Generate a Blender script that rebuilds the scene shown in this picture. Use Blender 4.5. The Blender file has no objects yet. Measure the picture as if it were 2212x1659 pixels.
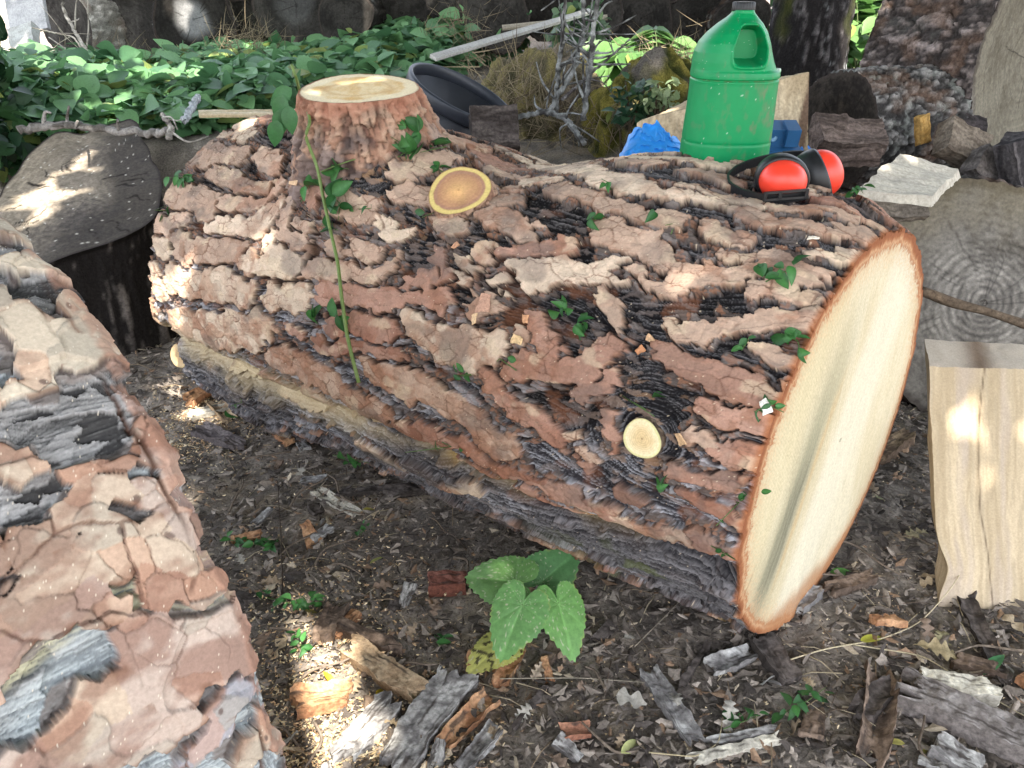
import bpy, math
import numpy as np
from mathutils import Vector

# ------------------------------------------------------------------ camera, sky, sun, exposure
SC = bpy.context.scene
COL = SC.collection
CAM_H, PITCH, FOC = 1.05, math.radians(27.0), 804.0          # metres, tilt below horizontal, focal length in pixels of a 1024 wide frame
cd = bpy.data.cameras.new('camera'); cam = bpy.data.objects.new('camera', cd); COL.objects.link(cam)
cam.location = (0, 0, CAM_H); cam.rotation_euler = (math.pi/2 - PITCH, 0, 0)
cd.sensor_width = 36; cd.lens = 36*FOC/1024; cd.clip_start = .02; cd.clip_end = 500
SC.camera = cam

SUN = np.array([.22, -.72, 1.30]); SUN /= np.linalg.norm(SUN)
wd = bpy.data.worlds.new('World'); SC.world = wd; wd.use_nodes = True
nt = wd.node_tree; nt.nodes.clear()
sky = nt.nodes.new('ShaderNodeTexSky'); sky.sky_type = 'NISHITA'; sky.sun_disc = False
sky.sun_elevation = math.asin(SUN[2]); sky.sun_rotation = math.atan2(SUN[0], SUN[1])
sky.air_density = 1.0; sky.dust_density = 2.5; sky.ozone_density = .6
hs = nt.nodes.new('ShaderNodeHueSaturation'); hs.inputs['Saturation'].default_value = .45
bg = nt.nodes.new('ShaderNodeBackground'); bg.inputs['Strength'].default_value = .15
ow = nt.nodes.new('ShaderNodeOutputWorld')
nt.links.new(sky.outputs[0], hs.inputs['Color']); nt.links.new(hs.outputs[0], bg.inputs['Color']); nt.links.new(bg.outputs[0], ow.inputs['Surface'])
sd = bpy.data.lights.new('sun', 'SUN'); sd.energy = 3.4; sd.angle = math.radians(.53); sd.color = (1, .93, .82)
so = bpy.data.objects.new('sun', sd); COL.objects.link(so)
so.rotation_euler = Vector(SUN).to_track_quat('Z', 'Y').to_euler(); so.location = (0, -3, 9)
SC.view_settings.view_transform = 'Standard'; SC.view_settings.look = 'None'
SC.view_settings.exposure = 2.72; SC.view_settings.gamma = 1
SC.render.engine = 'CYCLES'
SC.cycles.max_bounces = 6; SC.cycles.diffuse_bounces = 4; SC.cycles.transparent_max_bounces = 4

# ------------------------------------------------------------------ numbers: noise, vectors, rays
rng = np.random.default_rng(11)
f32 = np.float32
A3 = lambda *a: np.array(a, float)
def unit(v): v = np.asarray(v, float); return v/np.maximum(np.linalg.norm(v, axis=-1, keepdims=True), 1e-9)
def sstep(a, b, x): t = np.clip((x-a)/(b-a), 0, 1); return t*t*(3-2*t)
def lerp(a, b, t):
    a = np.asarray(a, float); b = np.asarray(b, float); t = np.asarray(t, float)
    if (a.ndim and a.shape[-1] == 3) or (b.ndim and b.shape[-1] == 3): t = t[..., None] if t.ndim else t
    return a*(1-t) + b*t
def hsh(i, j, k, seed):
    n = (i.astype(np.int64)*374761393 + j.astype(np.int64)*668265263 + k*2147483647 + seed*1274126177) & 0xffffffff
    n = ((n ^ (n >> 13))*1274126177) & 0xffffffff
    n = ((n ^ (n >> 16))*2246822519) & 0xffffffff
    return ((n ^ (n >> 15)) & 0xffffff)/float(0xffffff)
def vn(x, y, seed=0):
    x = np.asarray(x, float); y = np.asarray(y, float)
    i = np.floor(x); j = np.floor(y); u = x-i; v = y-j
    u = u*u*u*(u*(u*6-15)+10); v = v*v*v*(v*(v*6-15)+10)
    a = hsh(i, j, 0, seed); b = hsh(i+1, j, 0, seed); c = hsh(i, j+1, 0, seed); d = hsh(i+1, j+1, 0, seed)
    return (a*(1-u)+b*u)*(1-v) + (c*(1-u)+d*u)*v
def fb(x, y, seed=0, o=4, g=.5):
    s = 0; a = 1; t = 0
    for k in range(o):
        s = s + a*vn(x*2**k + 17.3*k, y*2**k - 9.1*k, seed+k); t += a; a *= g
    return s/t
def vn3(x, y, z, seed=0):
    k = np.floor(z); w = z-k; w = w*w*(3-2*w)
    def lay(kk):
        i = np.floor(x); j = np.floor(y); u = x-i; v = y-j; u = u*u*(3-2*u); v = v*v*(3-2*v)
        kk = kk.astype(np.int64)
        return (hsh(i, j, kk, seed)*(1-u)+hsh(i+1, j, kk, seed)*u)*(1-v) + (hsh(i, j+1, kk, seed)*(1-u)+hsh(i+1, j+1, kk, seed)*u)*v
    return lay(k)*(1-w) + lay(k+1)*w
def fb3(p, sc, seed=0, o=3, g=.5):
    s = 0; a = 1; t = 0
    for k in range(o):
        q = p*sc*2**k + 13.7*k
        s = s + a*vn3(q[..., 0], q[..., 1], q[..., 2], seed+k); t += a; a *= g
    return s/t
def vor(x, y, seed=0, off=False):
    ox = np.zeros(np.shape(x)); oy = ox.copy()
    i = np.floor(x); j = np.floor(y)
    f1 = np.full(np.shape(x), 9.); f2 = f1.copy(); idd = np.zeros(np.shape(x))
    for a in (-1, 0, 1):
        for b in (-1, 0, 1):
            ci = i+a; cj = j+b
            d = np.hypot(ci+hsh(ci, cj, 1, seed)-x, cj+hsh(ci, cj, 2, seed)-y)
            n = d < f1
            f2 = np.where(n, f1, np.minimum(f2, d)); f1 = np.where(n, d, f1)
            idd = np.where(n, hsh(ci, cj, 3, seed), idd)
            if off: ox = np.where(n, ci+hsh(ci, cj, 1, seed)-x, ox); oy = np.where(n, cj+hsh(ci, cj, 2, seed)-y, oy)
    return (f1, f2, idd, ox, oy) if off else (f1, f2, idd)
KP = 1024/2212                                                # layout notes are in units of 1/2212 of the frame width
CP, SP = math.cos(PITCH), math.sin(PITCH)
EYE = A3(0, 0, CAM_H)
def ray(px, py):
    x = (px*KP-512)/FOC; u = -(py*KP-384)/FOC
    return A3(x, CP+u*SP, -SP+u*CP)
def aty(px, py, y): d = ray(px, py); return EYE + d*(y/d[1])
def atz(px, py, z): d = ray(px, py); return EYE + d*((z-CAM_H)/d[2])
def frame(d, nrm):                                           # rows: along, side, normal (batched)
    d = unit(d); s = unit(np.cross(nrm, d)); n = np.cross(d, s)
    return np.stack([d, s, n], -2)

# ------------------------------------------------------------------ mesh helpers
WL = {}
def mesh(name, V, F, C, mat, parent=None, smooth=True, label=None, cat=None, group=None, kind=None, origin=None):
    V = np.asarray(V, float).reshape(-1, 3)
    if not isinstance(F, list): F = [F]
    F = [np.asarray(f, np.int32) for f in F if len(f)]
    if parent is not None: base = WL[parent.name]
    elif origin is not None: base = np.asarray(origin, float)
    elif kind: base = np.zeros(3)
    else: base = np.append((V[:, :2].min(0)+V[:, :2].max(0))/2, V[:, 2].min())
    me = bpy.data.meshes.new(name)
    me.vertices.add(len(V)); me.vertices.foreach_set('co', (V-base).astype(f32).ravel())
    li = np.concatenate([f.ravel() for f in F]); tot = np.concatenate([np.full(len(f), f.shape[1], np.int32) for f in F])
    me.loops.add(len(li)); me.loops.foreach_set('vertex_index', li)
    me.polygons.add(len(tot)); me.polygons.foreach_set('loop_start', np.concatenate([[0], np.cumsum(tot)[:-1]]).astype(np.int32))
    me.polygons.foreach_set('loop_total', tot); me.polygons.foreach_set('use_smooth', np.full(len(tot), smooth))
    if C is not None:
        C = np.asarray(C, float)
        if C.ndim == 1: C = np.tile(C, (len(V), 1))
        C = np.clip(C.reshape(-1, 3), 0, 1)
        at = me.color_attributes.new('Col', 'FLOAT_COLOR', 'POINT')
        at.data.foreach_set('color', np.concatenate([C, np.ones((len(C), 1))], 1).astype(f32).ravel())
    me.update(); me.validate()
    if mat: me.materials.append(mat)
    o = bpy.data.objects.new(name, me); COL.objects.link(o)
    if parent is not None: o.parent = parent
    else: o.location = base
    WL[o.name] = base
    tag(o, label, cat, group, kind)
    return o
def tag(o, label=None, cat=None, group=None, kind=None):
    for k, v in (('label', label), ('category', cat), ('group', group), ('kind', kind)):
        if v: o[k] = v
def thing(name, loc, label, cat, group=None):
    o = bpy.data.objects.new(name, None); COL.objects.link(o); o.location = loc; o.empty_display_size = .05
    WL[o.name] = np.asarray(loc, float); tag(o, label, cat, group); return o
def gridF(n, m, wrap=False):
    i = np.arange(n-1)[:, None]; j = np.arange(m if wrap else m-1)[None]
    j2 = (j+1) % m
    return np.stack([i*m+j, i*m+j2, (i+1)*m+j2, (i+1)*m+j], -1).reshape(-1, 4)
def tube(path, rad, n=7, cap=True):
    p = np.asarray(path, float); r = np.broadcast_to(np.asarray(rad, float), (len(p),))
    t = unit(np.gradient(p, axis=0)); ref = A3(0, 0, 1) if abs(t[0][2]) < .9 else A3(1, 0, 0)
    s = unit(np.cross(t, ref)); u = np.cross(s, t)
    a = np.linspace(0, 2*np.pi, n, endpoint=False)
    V = p[:, None] + r[:, None, None]*(np.cos(a)[None, :, None]*s[:, None] + np.sin(a)[None, :, None]*u[:, None])
    F = [gridF(len(p), n, True)]
    if cap: F += [np.arange(n)[None, ::-1], (np.arange(n)+(len(p)-1)*n)[None]]
    return V.reshape(-1, 3), F
def smooth_path(pts, n=24):
    p = np.asarray(pts, float); k = np.linspace(0, 1, len(p)); t = np.linspace(0, 1, n)
    if len(p) < 3: return np.stack([np.interp(t, k, p[:, c]) for c in range(3)], 1)
    out = np.stack([np.interp(t, k, p[:, c]) for c in range(3)], 1)
    for _ in range(3): out[1:-1] = (out[:-2]+2*out[1:-1]+out[2:])/4
    return out
def join(parts):
    V = []; F = []; C = []; n = 0
    for v, f, c in parts:
        v = np.asarray(v).reshape(-1, 3); V.append(v)
        for q in (f if isinstance(f, list) else [f]): F.append(np.asarray(q)+n)
        c = np.asarray(c, float); C.append(np.tile(c, (len(v), 1)) if c.ndim == 1 else c.reshape(-1, 3)); n += len(v)
    return np.concatenate(V), F, np.concatenate(C)
def inst(T, F, M, pos, col):                                  # copies of a small template merged: T verts, M (N,3,3) rows with scale, pos, colours
    V = np.einsum('vk,nkc->nvc', T, M) + pos[:, None]
    n = len(T); N = len(pos)
    F = [(np.asarray(f)[None]+np.arange(N)[:, None, None]*n).reshape(-1, np.shape(f)[1]) for f in (F if isinstance(F, list) else [F])]
    col = np.asarray(col, float)
    if col.ndim == 2: col = np.repeat(col[:, None], n, 1)
    return V.reshape(-1, 3), F, col.reshape(-1, 3)

# ------------------------------------------------------------------ materials: per-vertex colour times procedural noise, with fine bump
def mat_vc(name, rough=.85, nscale=300, namt=.35, bump=.3, bdist=.002, spec=.06, trans=0, stretch=None):
    m = bpy.data.materials.new(name); m.use_nodes = True; t = m.node_tree; N = t.nodes; L = t.links
    b = N['Principled BSDF']; b.inputs['Roughness'].default_value = rough; b.inputs['Specular IOR Level'].default_value = spec
    at = N.new('ShaderNodeAttribute'); at.attribute_name = 'Col'
    tc = N.new('ShaderNodeTexCoord'); mp = N.new('ShaderNodeMapping')
    if stretch: mp.inputs['Scale'].default_value = stretch
    no = N.new('ShaderNodeTexNoise'); no.inputs['Scale'].default_value = nscale; no.inputs['Detail'].default_value = 4; no.inputs['Roughness'].default_value = .65
    L.new(tc.outputs['Object'], mp.inputs[0]); L.new(mp.outputs[0], no.inputs['Vector'])
    mr = N.new('ShaderNodeMapRange'); mr.inputs['From Min'].default_value = .3; mr.inputs['From Max'].default_value = .7
    mr.inputs['To Min'].default_value = 1-namt; mr.inputs['To Max'].default_value = 1+namt
    L.new(no.outputs['Fac'], mr.inputs['Value'])
    mx = N.new('ShaderNodeMix'); mx.data_type = 'RGBA'; mx.blend_type = 'MULTIPLY'; mx.inputs['Factor'].default_value = 1
    L.new(at.outputs['Color'], mx.inputs['A']); L.new(mr.outputs[0], mx.inputs['B'])
    L.new(mx.outputs['Result'], b.inputs['Base Color'])
    if bump:
        bu = N.new('ShaderNodeBump'); bu.inputs['Strength'].default_value = bump; bu.inputs['Distance'].default_value = bdist
        L.new(no.outputs['Fac'], bu.inputs['Height']); L.new(bu.outputs[0], b.inputs['Normal'])
    if trans:
        tr = N.new('ShaderNodeBsdfTranslucent'); ms = N.new('ShaderNodeMixShader'); ms.inputs[0].default_value = trans
        L.new(mx.outputs['Result'], tr.inputs['Color']); L.new(b.outputs[0], ms.inputs[1]); L.new(tr.outputs[0], ms.inputs[2])
        L.new(ms.outputs[0], N['Material Output'].inputs['Surface'])
    return m
M_BARK = mat_vc('pine_bark', .82, 300, .13, .25, .0010)
M_ROUGH = mat_vc('weathered_bark', .9, 130, .4, .5, .004)
M_WOOD = mat_vc('cut_wood', .75, 260, .14, .2, .0008)
M_OLDWOOD = mat_vc('weathered_wood', .85, 120, .25, .3, .0015)
M_SOIL = mat_vc('forest_soil', .95, 150, .45, .7, .004)
M_LITTER = mat_vc('litter', .9, 250, .3, .2, .001)
M_LEAF = mat_vc('green_leaf', .48, 160, .16, .15, .0008, .4, .32)
M_DRY = mat_vc('dry_leaf', .8, 220, .25, .2, .0008, .1, .15)
M_PLASTIC = mat_vc('green_plastic', .42, 24, .07, .08, .001, .28)
M_BLACK = mat_vc('black_plastic', .45, 90, .15, .05, .0006, .4)
M_RED = mat_vc('red_plastic', .38, 60, .06, .05, .0006, .45)
M_TARP = mat_vc('blue_plastic_sheet', .42, 70, .1, .15, .001, .45)
M_MOSS = mat_vc('moss', .95, 180, .5, .8, .008)

# ------------------------------------------------------------------ terrain
def gz(x, y, fine=True):
    x = np.asarray(x, float); y = np.asarray(y, float)
    y0 = 1.95 + .95*sstep(-.2, -.8, x); z = .43*sstep(y0, y0+.38, y) + .038*np.clip(y-2.4, 0, 4)   # a bank behind the big log, then a gentle rise
    t2 = np.clip(y-6.3, 0, None); z = z + .55*t2*np.exp(-t2*.045)
    z = z + .05*(fb(x*1.7+4, y*1.7, 3, 3)-.5) - .012
    if fine: z = z + .022*(fb(x*11, y*11, 5, 4, .6)-.5)
    return z
def gpt(px, py):
    d = ray(px, py); t = np.linspace(.6, 14, 3000); p = EYE + t[:, None]*d
    k = np.argmax(p[:, 2] < gz(p[:, 0], p[:, 1], False)); return p[k]
def axis_lin(parts):
    return np.unique(np.concatenate([np.linspace(a, b, n) for a, b, n in parts]))
gx = axis_lin([(-90, -8, 30), (-8, -1.3, 90), (-1.3, 1.6, 360), (1.6, 8, 90), (8, 90, 30)])
gy = axis_lin([(-40, -3, 20), (-3, .55, 40), (.55, 2.4, 260), (2.4, 7, 160), (7, 16, 40), (16, 120, 30)])
X, Y = np.meshgrid(gx, gy)
Z = gz(X, Y)
q = fb(X*6, Y*6, 21, 4); q2 = fb(X*25, Y*25, 22, 3); q3 = fb(X*2, Y*2, 23, 3)
gc = lerp(A3(.13, .113, .098), A3(.31, .27, .23), sstep(.3, .7, q*.5+q2*.5))
gc = lerp(gc, A3(.20, .155, .10), .6*sstep(.55, .75, q3)*sstep(.4, .7, q2))
Z = Z + .006*(q2-.5)
mesh('ground', np.stack([X, Y, Z], -1), gridF(len(gy), len(gx)), gc, M_SOIL, kind='structure')

# ------------------------------------------------------------------ bark: raised plates laid over a furrowed, fibrous base
def parse(txt):
    out = []
    for ln in txt.strip().split(';'):
        w = ln.split()
        if not w: continue
        out.append((float(w[0]), w[1][0] if w[1].isalpha() else 't', [tuple(map(float, q.split(','))) for q in w[(2 if w[1].isalpha() else 1):]]))
    return out
def seg_field(U, V, S):
    U = U.astype(f32); V = V.astype(f32)
    d1 = np.full(U.shape, 50, f32); d2 = d1.copy(); i1 = np.full(U.shape, -1, np.int32)
    cc = np.zeros(U.shape, f32); ss = cc.copy()
    for x0, y0, x1, y1, hw, idd in S:
        dx, dy = x1-x0, y1-y0; L2 = dx*dx+dy*dy+1e-9
        t = np.clip(((U-x0)*dx+(V-y0)*dy)/L2, 0, 1)
        d = np.hypot(U-x0-t*dx, V-y0-t*dy)
        w = 1/(d+.012)**3
        a2 = 2*math.atan2(dy, dx); cc += w*math.cos(a2); ss += w*math.sin(a2)
        nd = d/hw; n = nd < d1; same = i1 == int(idd)
        d2 = np.where(n, np.where(same, d2, d1), np.where(same, d2, np.minimum(d2, nd)))
        i1 = np.where(n, int(idd), i1); d1 = np.where(n, nd, d1)
    return d1, d2, i1, .5*np.arctan2(ss, cc)
def autofill(S, umax, vlo, vhi, n, hw, ln, gap, r, ang=0.):
    S = [list(s) for s in S]; k = int(max([s[5] for s in S], default=-1))+1
    for _ in range(n):
        u, v = r.uniform(0, umax), r.uniform(vlo, vhi); h = r.uniform(*hw); l = r.uniform(*ln); a = ang + r.normal(0, .16)
        if S:
            B = np.array(S); w = 1e9
            for e in (-.5, 0, .5):
                uu, vv = u+e*l*math.cos(a), v+e*l*math.sin(a)
                dx, dy = B[:, 2]-B[:, 0], B[:, 3]-B[:, 1]
                t = np.clip(((uu-B[:, 0])*dx+(vv-B[:, 1])*dy)/(dx*dx+dy*dy+1e-9), 0, 1)
                w = min(w, (np.hypot(uu-B[:, 0]-t*dx, vv-B[:, 1]-t*dy)-B[:, 4]).min())
            if w < h+gap: continue
        S.append([u-.5*l*math.cos(a), v-.5*l*math.sin(a), u+.5*l*math.cos(a), v+.5*l*math.sin(a), h, k]); k += 1
    return np.array(S)
def lic(ang, du, dv, seed, steps=10, step=1.0):
    n, m = ang.shape; N = hsh(np.arange(n)[:, None]+0*np.arange(m)[None], 0*np.arange(n)[:, None]+np.arange(m)[None], 7, seed)
    a = np.cos(ang); b = np.sin(ang); ref = min(du.min(), dv.min())
    I, J = np.meshgrid(np.arange(n, dtype=float), np.arange(m, dtype=float), indexing='ij')
    acc = N.copy()
    for sg in (1, -1):
        i, j = I.copy(), J.copy()
        for _ in range(steps):
            ii = np.clip(i.round().astype(int), 0, n-1); jj = j.round().astype(int) % m
            i = i + sg*step*a[ii, jj]*ref/du[ii]; j = j + sg*step*b[ii, jj]*ref/dv[jj]
            acc += N[np.clip(i.round().astype(int), 0, n-1), j.round().astype(int) % m]
    acc = (acc-acc.mean())/acc.std()
    return np.clip(.5+acc*.25, 0, 1)
class Cyl:                                                    # a lying log: c end centre, az heading of the outward end normal, radius function
    def __init__(s, c, az, Rf, L):
        s.c = np.asarray(c, float); s.az = az; s.Rf = Rf; s.L = L
        s.ax = A3(math.cos(az), math.sin(az), 0); s.fr = A3(math.sin(az), -math.cos(az), 0); s.up = A3(0, 0, 1)
    def pt(s, u, th, R): return s.c - u[..., None]*s.ax + R[..., None]*(np.cos(th)[..., None]*s.fr + np.sin(th)[..., None]*s.up)
    def hit(s, px, py, extra=0.):
        d = ray(px, py); t = np.arange(.45, 4, .002); p = EYE + t[:, None]*d; q = p - s.c
        u = -q@s.ax; a = q@s.fr; b = q[:, 2]; th = np.arctan2(b, a)
        ok = (np.hypot(a, b) < s.Rf(u, th)+extra) & (u > -.06) & (u < s.L+.1)
        if not ok.any(): return None
        k = np.argmax(ok); return u[k], th[k], p[k]
    def segs(s, pl, rad, wide=1.0):
        out = []; kinds = []; k = 0
        for hw, kd, pts in pl:
            h = [s.hit(*q) for q in pts]; h = [(a, b*rad, p) for a, b, p in [x for x in h if x]]
            if not h: continue
            if len(h) == 1: h = h*2
            dist = np.mean([np.dot(p-EYE, A3(0, CP, -SP)) for _, _, p in h]); w = wide*hw*KP/FOC*dist
            for a, b in zip(h[:-1], h[1:]): out.append([a[0], a[1], b[0], b[1], w, k])
            kinds.append(kd); k += 1
        return np.array(out), kinds

# ================================================================== the big fresh pine log
PL_MAIN = """
25 t 400,320 500,345; 17 t 463,373 570,420; 20 t 355,405 462,445; 14 t 478,440 570,433 598,403; 14 t 343,487 400,475;
18 p 465,482 540,497 605,443; 14 p 338,515 360,545; 21 t 382,535 512,538; 11 t 445,272 498,262; 16 p 525,240 530,290; 13 t 560,330 590,350;
20 t 615,440 620,500 700,525; 15 p 585,515 562,560; 24 p 365,600 430,620 530,628; 15 p 330,590 345,640; 14 t 330,665 347,712;
30 p 388,705 470,720 570,712; 24 p 530,572 600,560 640,585; 22 p 590,652 660,640; 22 t 650,595 740,590 830,570; 20 t 760,540 820,557;
24 r 700,640 830,645 960,652; 18 t 640,480 690,520 760,560; 29 p 885,690 960,735 1060,762; 23 r 720,700 850,715; 18 r 690,742 850,762;
22 t 580,765 700,815 800,880 830,900; 27 t 805,790 900,840 1000,890 1060,950 1105,965; 18 r 1042,800 1080,862 1180,925 1255,995;
15 r 850,910 1000,965 1200,1060 1320,1110; 25 p 1075,582 1200,588 1340,590; 17 t 1330,590 1395,582; 15 r 1080,540 1220,530;
23 t 1405,603 1500,585 1640,580 1780,600; 19 t 1470,706 1600,700 1770,680; 28 r 1435,772 1500,795 1600,845 1640,865; 24 r 1100,785 1250,790 1315,740;
20 r 1150,690 1200,740; 12 t 1305,640 1335,700; 24 t 1310,485 1370,515 1410,560; 17 t 1480,480 1600,512; 22 p 1165,352 1300,380 1420,402 1560,430;
17 t 1200,402 1300,432 1400,470 1500,482; 12 p 1075,312 1250,328 1500,345 1600,352; 18 p 1440,400 1640,430; 21 t 1600,452 1750,482 1880,505;
13 t 1680,440 1850,470; 13 r 1780,420 1920,492; 13 p 1760,550 1880,545; 15 t 1640,622 1770,642; 15 t 1560,545 1700,560;
23 r 1530,890 1640,930; 20 r 1560,980 1640,1012; 13 t 1480,930 1525,962; 18 r 1440,1005 1590,1045; 17 r 1480,1065 1600,1130;
19 t 1340,1130 1480,1165; 16 r 1500,1165 1610,1195; 14 p 1010,560 1040,610; 20 p 1010,600 1080,610; 16 t 1030,660 1060,640; 13 p 1110,720 1130,735;
16 t 860,360 975,335; 12 t 640,350 690,365; 14 t 720,440 800,455; 13 p 830,480 860,500; 13 r 940,560 960,600; 17 t 1100,600 1040,540; 14 r 880,620 940,600;
10 r 620,920 760,1000 900,1060; 10 r 1000,1090 1160,1160 1300,1230; 11 r 1340,1250 1450,1290 1540,1330; 13 t 1650,760 1700,780; 15 r 1680,830 1660,880;
16 r 1250,850 1320,800; 14 r 1310,900 1330,960; 15 t 1230,960 1280,990; 12 p 1240,940 1235,985; 15 t 690,290 730,330; 13 r 760,300 820,310; 13 t 960,290 1040,310
"""
MZ = .359
def R_main(u, th):
    u = np.asarray(u, float); th = np.asarray(th, float); s = np.clip(u, 0, 2); dg = np.degrees(th)
    R = .359*(1 + (.14-.09*np.sin(th))*(1-np.exp(-(s/.55)**1.5)))
    R = R + .031*sstep(35, 75, dg)*sstep(165, 120, dg)*sstep(0, .09, s)*sstep(.75, .4, s) + .022*sstep(50, 80, dg)*sstep(165, 120, dg)*np.exp(-((s-.33)/.16)**2)
    R = R - .020*sstep(50, 80, dg)*sstep(165, 120, dg)*np.exp(-((s-.70)/.12)**2)
    R = R + .040*sstep(1.0, 1.3, s)*sstep(-15, -45, dg)*sstep(-110, -70, dg)
    R = R + .082*np.exp(-((s-.96)/.15)**2-((dg-67)/25)**2)      # swelling under the large branch stub
    R = R + .020*np.exp(-((s-.60)/.10)**2-((dg-50)/16)**2)      # swelling under the middle branch stub
    R = R + .008*np.sin(3*th+1)*sstep(0, .1, s) + .034*np.exp(-((s-1.30)/.20)**2)*sstep(40, 75, dg)*sstep(165, 120, dg)
    return R
main = Cyl((.547, 1.151, MZ), math.radians(-41.3), R_main, 1.55)
RAD = .40
S0, kinds = main.segs(parse(PL_MAIN), RAD, 1.16)
S1 = autofill(S0, 1.55, -math.pi*RAD, math.pi*RAD, 2600, (.009, .020), (.03, .14), .010, np.random.default_rng(3), 0.)
nk = int(S1[:, 5].max())+1; r_ = np.random.default_rng(5)
kinds = kinds + list(r_.choice(list('ttrp'), nk-len(kinds)))
NU = 880
u = np.linspace(0, 1.55, NU)
th = np.radians(np.concatenate([np.linspace(-75, 122, 820), np.linspace(122, 285, 150)[1:-1]]))
th = np.where(th > math.pi, th-2*math.pi, th); th_lin = np.unwrap(th)
UU, TT = np.meshgrid(u, th, indexing='ij')
VV = TT*RAD
n1 = fb(UU*14, VV*14, 31, 3)-.5; n2 = fb(UU*14+50, VV*14, 37, 3)-.5; n3 = fb(UU*70, VV*70, 41, 3)-.5; n4 = fb(UU*70+9, VV*70, 45, 3)-.5; n5 = fb(UU*230, VV*230, 46, 2)-.5; n6 = fb(UU*230+9, VV*230, 47, 2)-.5
m1 = fb(UU*34, VV*34, 48, 2)-.5; m2 = fb(UU*34+9, VV*34, 49, 2)-.5
cw = UU+.018*m1; cv = VV+.018*m2            # flakes: bark breaks along their outlines, so plate edges are stepped and angular
c1_, c2_, cid, cox, coy = vor(cw*30, cv*84, 51, True)
e1_, e2_, eid, eox, eoy = vor(cw*150, cv*190, 52, True)
QU = UU + .036*n1 + .55*cox/30 + .008*m1; QV = VV + .036*n2 + .62*coy/84 + .008*m2
d1, d2, pid, ang = seg_field(QU, QV, S1)
du = np.gradient(u); dv = np.gradient(th_lin)*RAD
# bark wrinkles run round the branch stubs
stubs_uv = [(main.hit(1390, 945), .085), (main.hit(1000, 428), .12), (main.hit(775, 300), .22)]
wr = np.zeros(UU.shape); near = np.zeros(UU.shape)
for (su, sth, _), rr in stubs_uv:
    a = UU-su; b = (TT-sth)*RAD; r = np.hypot(a, b); k = np.exp(-(r/rr)**2)
    ta = np.arctan2(a, -b)
    ang = .5*np.arctan2(lerp(np.sin(2*ang), np.sin(2*ta), k), lerp(np.cos(2*ang), np.cos(2*ta), k))
    near = np.maximum(near, k)
    wr = wr + k*np.sin(r/.011+6*(n1+n3)+2*np.sin(3*np.arctan2(b, a)))
FIB = lic(ang, du, dv, 3, 26); FIB2 = lic(ang, du, dv, 9, 12)
kf = sum(np.exp(-(np.hypot(UU-a[0], (TT-a[1])*RAD)/(rr*.42))**2) for a, rr in stubs_uv[:2])
# the long seam low on the front of the log
seam = [main.hit(*q) for q in ((1600, 1255), (1400, 1180), (1150, 1090), (850, 940), (560, 825))]; seam = [q for q in seam if q]
su_ = np.array([q[0] for q in seam]); st_ = np.degrees([q[1] for q in seam]); oo = np.argsort(su_)
SEAM = lambda q: np.interp(q, su_[oo], st_[oo])
dg = np.degrees(TT)
cap = lerp(1.24, 1.42, sstep(.30, .70, UU+.25*n1)) - .25*sstep(58, 75, dg)*sstep(.7, .5, UU) - .26*sstep(25, -5, dg) - .9*kf + .5*n1
ee = np.minimum(cap-d1, .55*(d2-d1-.34)) + .03*n3        # signed distance inside the plate outline: plates grow until only a fissure parts them
und = sstep(-1, -5, dg-SEAM(UU)+3*n1); ee = ee - 1.3*und*sstep(.34, .42, fb(UU*5+5, VV*16, 99, 3))
pm = sstep(-.025, .03, ee); dd = 1-ee
mz = sstep(.42, .60, fb(UU*5+11, VV*7, 55, 3)+.10*(UU > .45)-.10*(dg > 60)*(UU < .6))
mm = sstep(-.60, -.50, ee-.9*(cid-.5)+.25*(mz-1))*(1-pm)*sstep(-.05, -.12, ee)
crack = 0*pm
wu = UU+.02*n1+.008*n3; wv = VV+.02*n2+.008*n4
f1, f2, fid = vor(wu*26+3, wv*44, 61); g1, g2, gid = vor(wu*60, wv*85, 62)
line = 1-sstep(.02, .08, f2-f1); line2 = 1-sstep(.02, .09, g2-g1); cl_ = 1-sstep(.02, .12, c2_-c1_)
rp = np.random.default_rng(8).random(nk+1)
pr_ = rp[np.clip(pid, 0, nk)]
dg = np.degrees(TT)
sm = dg - np.interp(UU, su_[oo], st_[oo]) + 3*n1
notch = np.exp(-((sm+2.6)/4.0)**2)*sstep(-.01, .05, UU)
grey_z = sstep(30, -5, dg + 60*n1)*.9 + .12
flak = vor(cw*48, cv*120, 71)
h = pm*(1-.35*sstep(45, 70, dg))*(.0085+.005*pr_ + .003*(fid-.5) + .0018*(gid-.5) + .0012*(eid-.5)) - .007*crack - .0010*pm*line + mm*(.0045+.004*(cid-.5)+.002*(eid-.5))
h = h + (1-pm)*(.0055*(FIB-.5)+.003*(FIB2-.5)) + .003*n3 - .042*notch + .006*np.exp(-((sm-6)/5)**2)
h = h + (1-pm)*(1-mm)*(.004*(flak[2]-.5)-.006) + (1-pm)*.003*wr
edge_fade = sstep(0, .012, UU)
RG = R_main(UU, TT) + h*(.35+.65*edge_fade) - .010
KC = dict(t=((.51, .35, .245), (.41, .26, .175)), p=((.60, .46, .325), (.51, .37, .26)), r=((.40, .225, .155), (.32, .16, .105)))
ka = np.array([KC[k][0] for k in kinds]+[(0, 0, 0)]); kb = np.array([KC[k][1] for k in kinds]+[(0, 0, 0)])
tt = np.clip(fid*.62+gid*.38+.25*n3, 0, 1)
pc = lerp(ka[pid], kb[pid], tt)
pc = pc*(.80+.35*rp[::-1][np.clip(pid, 0, nk)])[..., None]
lowz = sstep(28, 0, dg+50*n1); pc = lerp(pc, pc*A3(.78, .60, .50), .75*lowz*sstep(.35, .6, fid+.4*n3))
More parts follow.
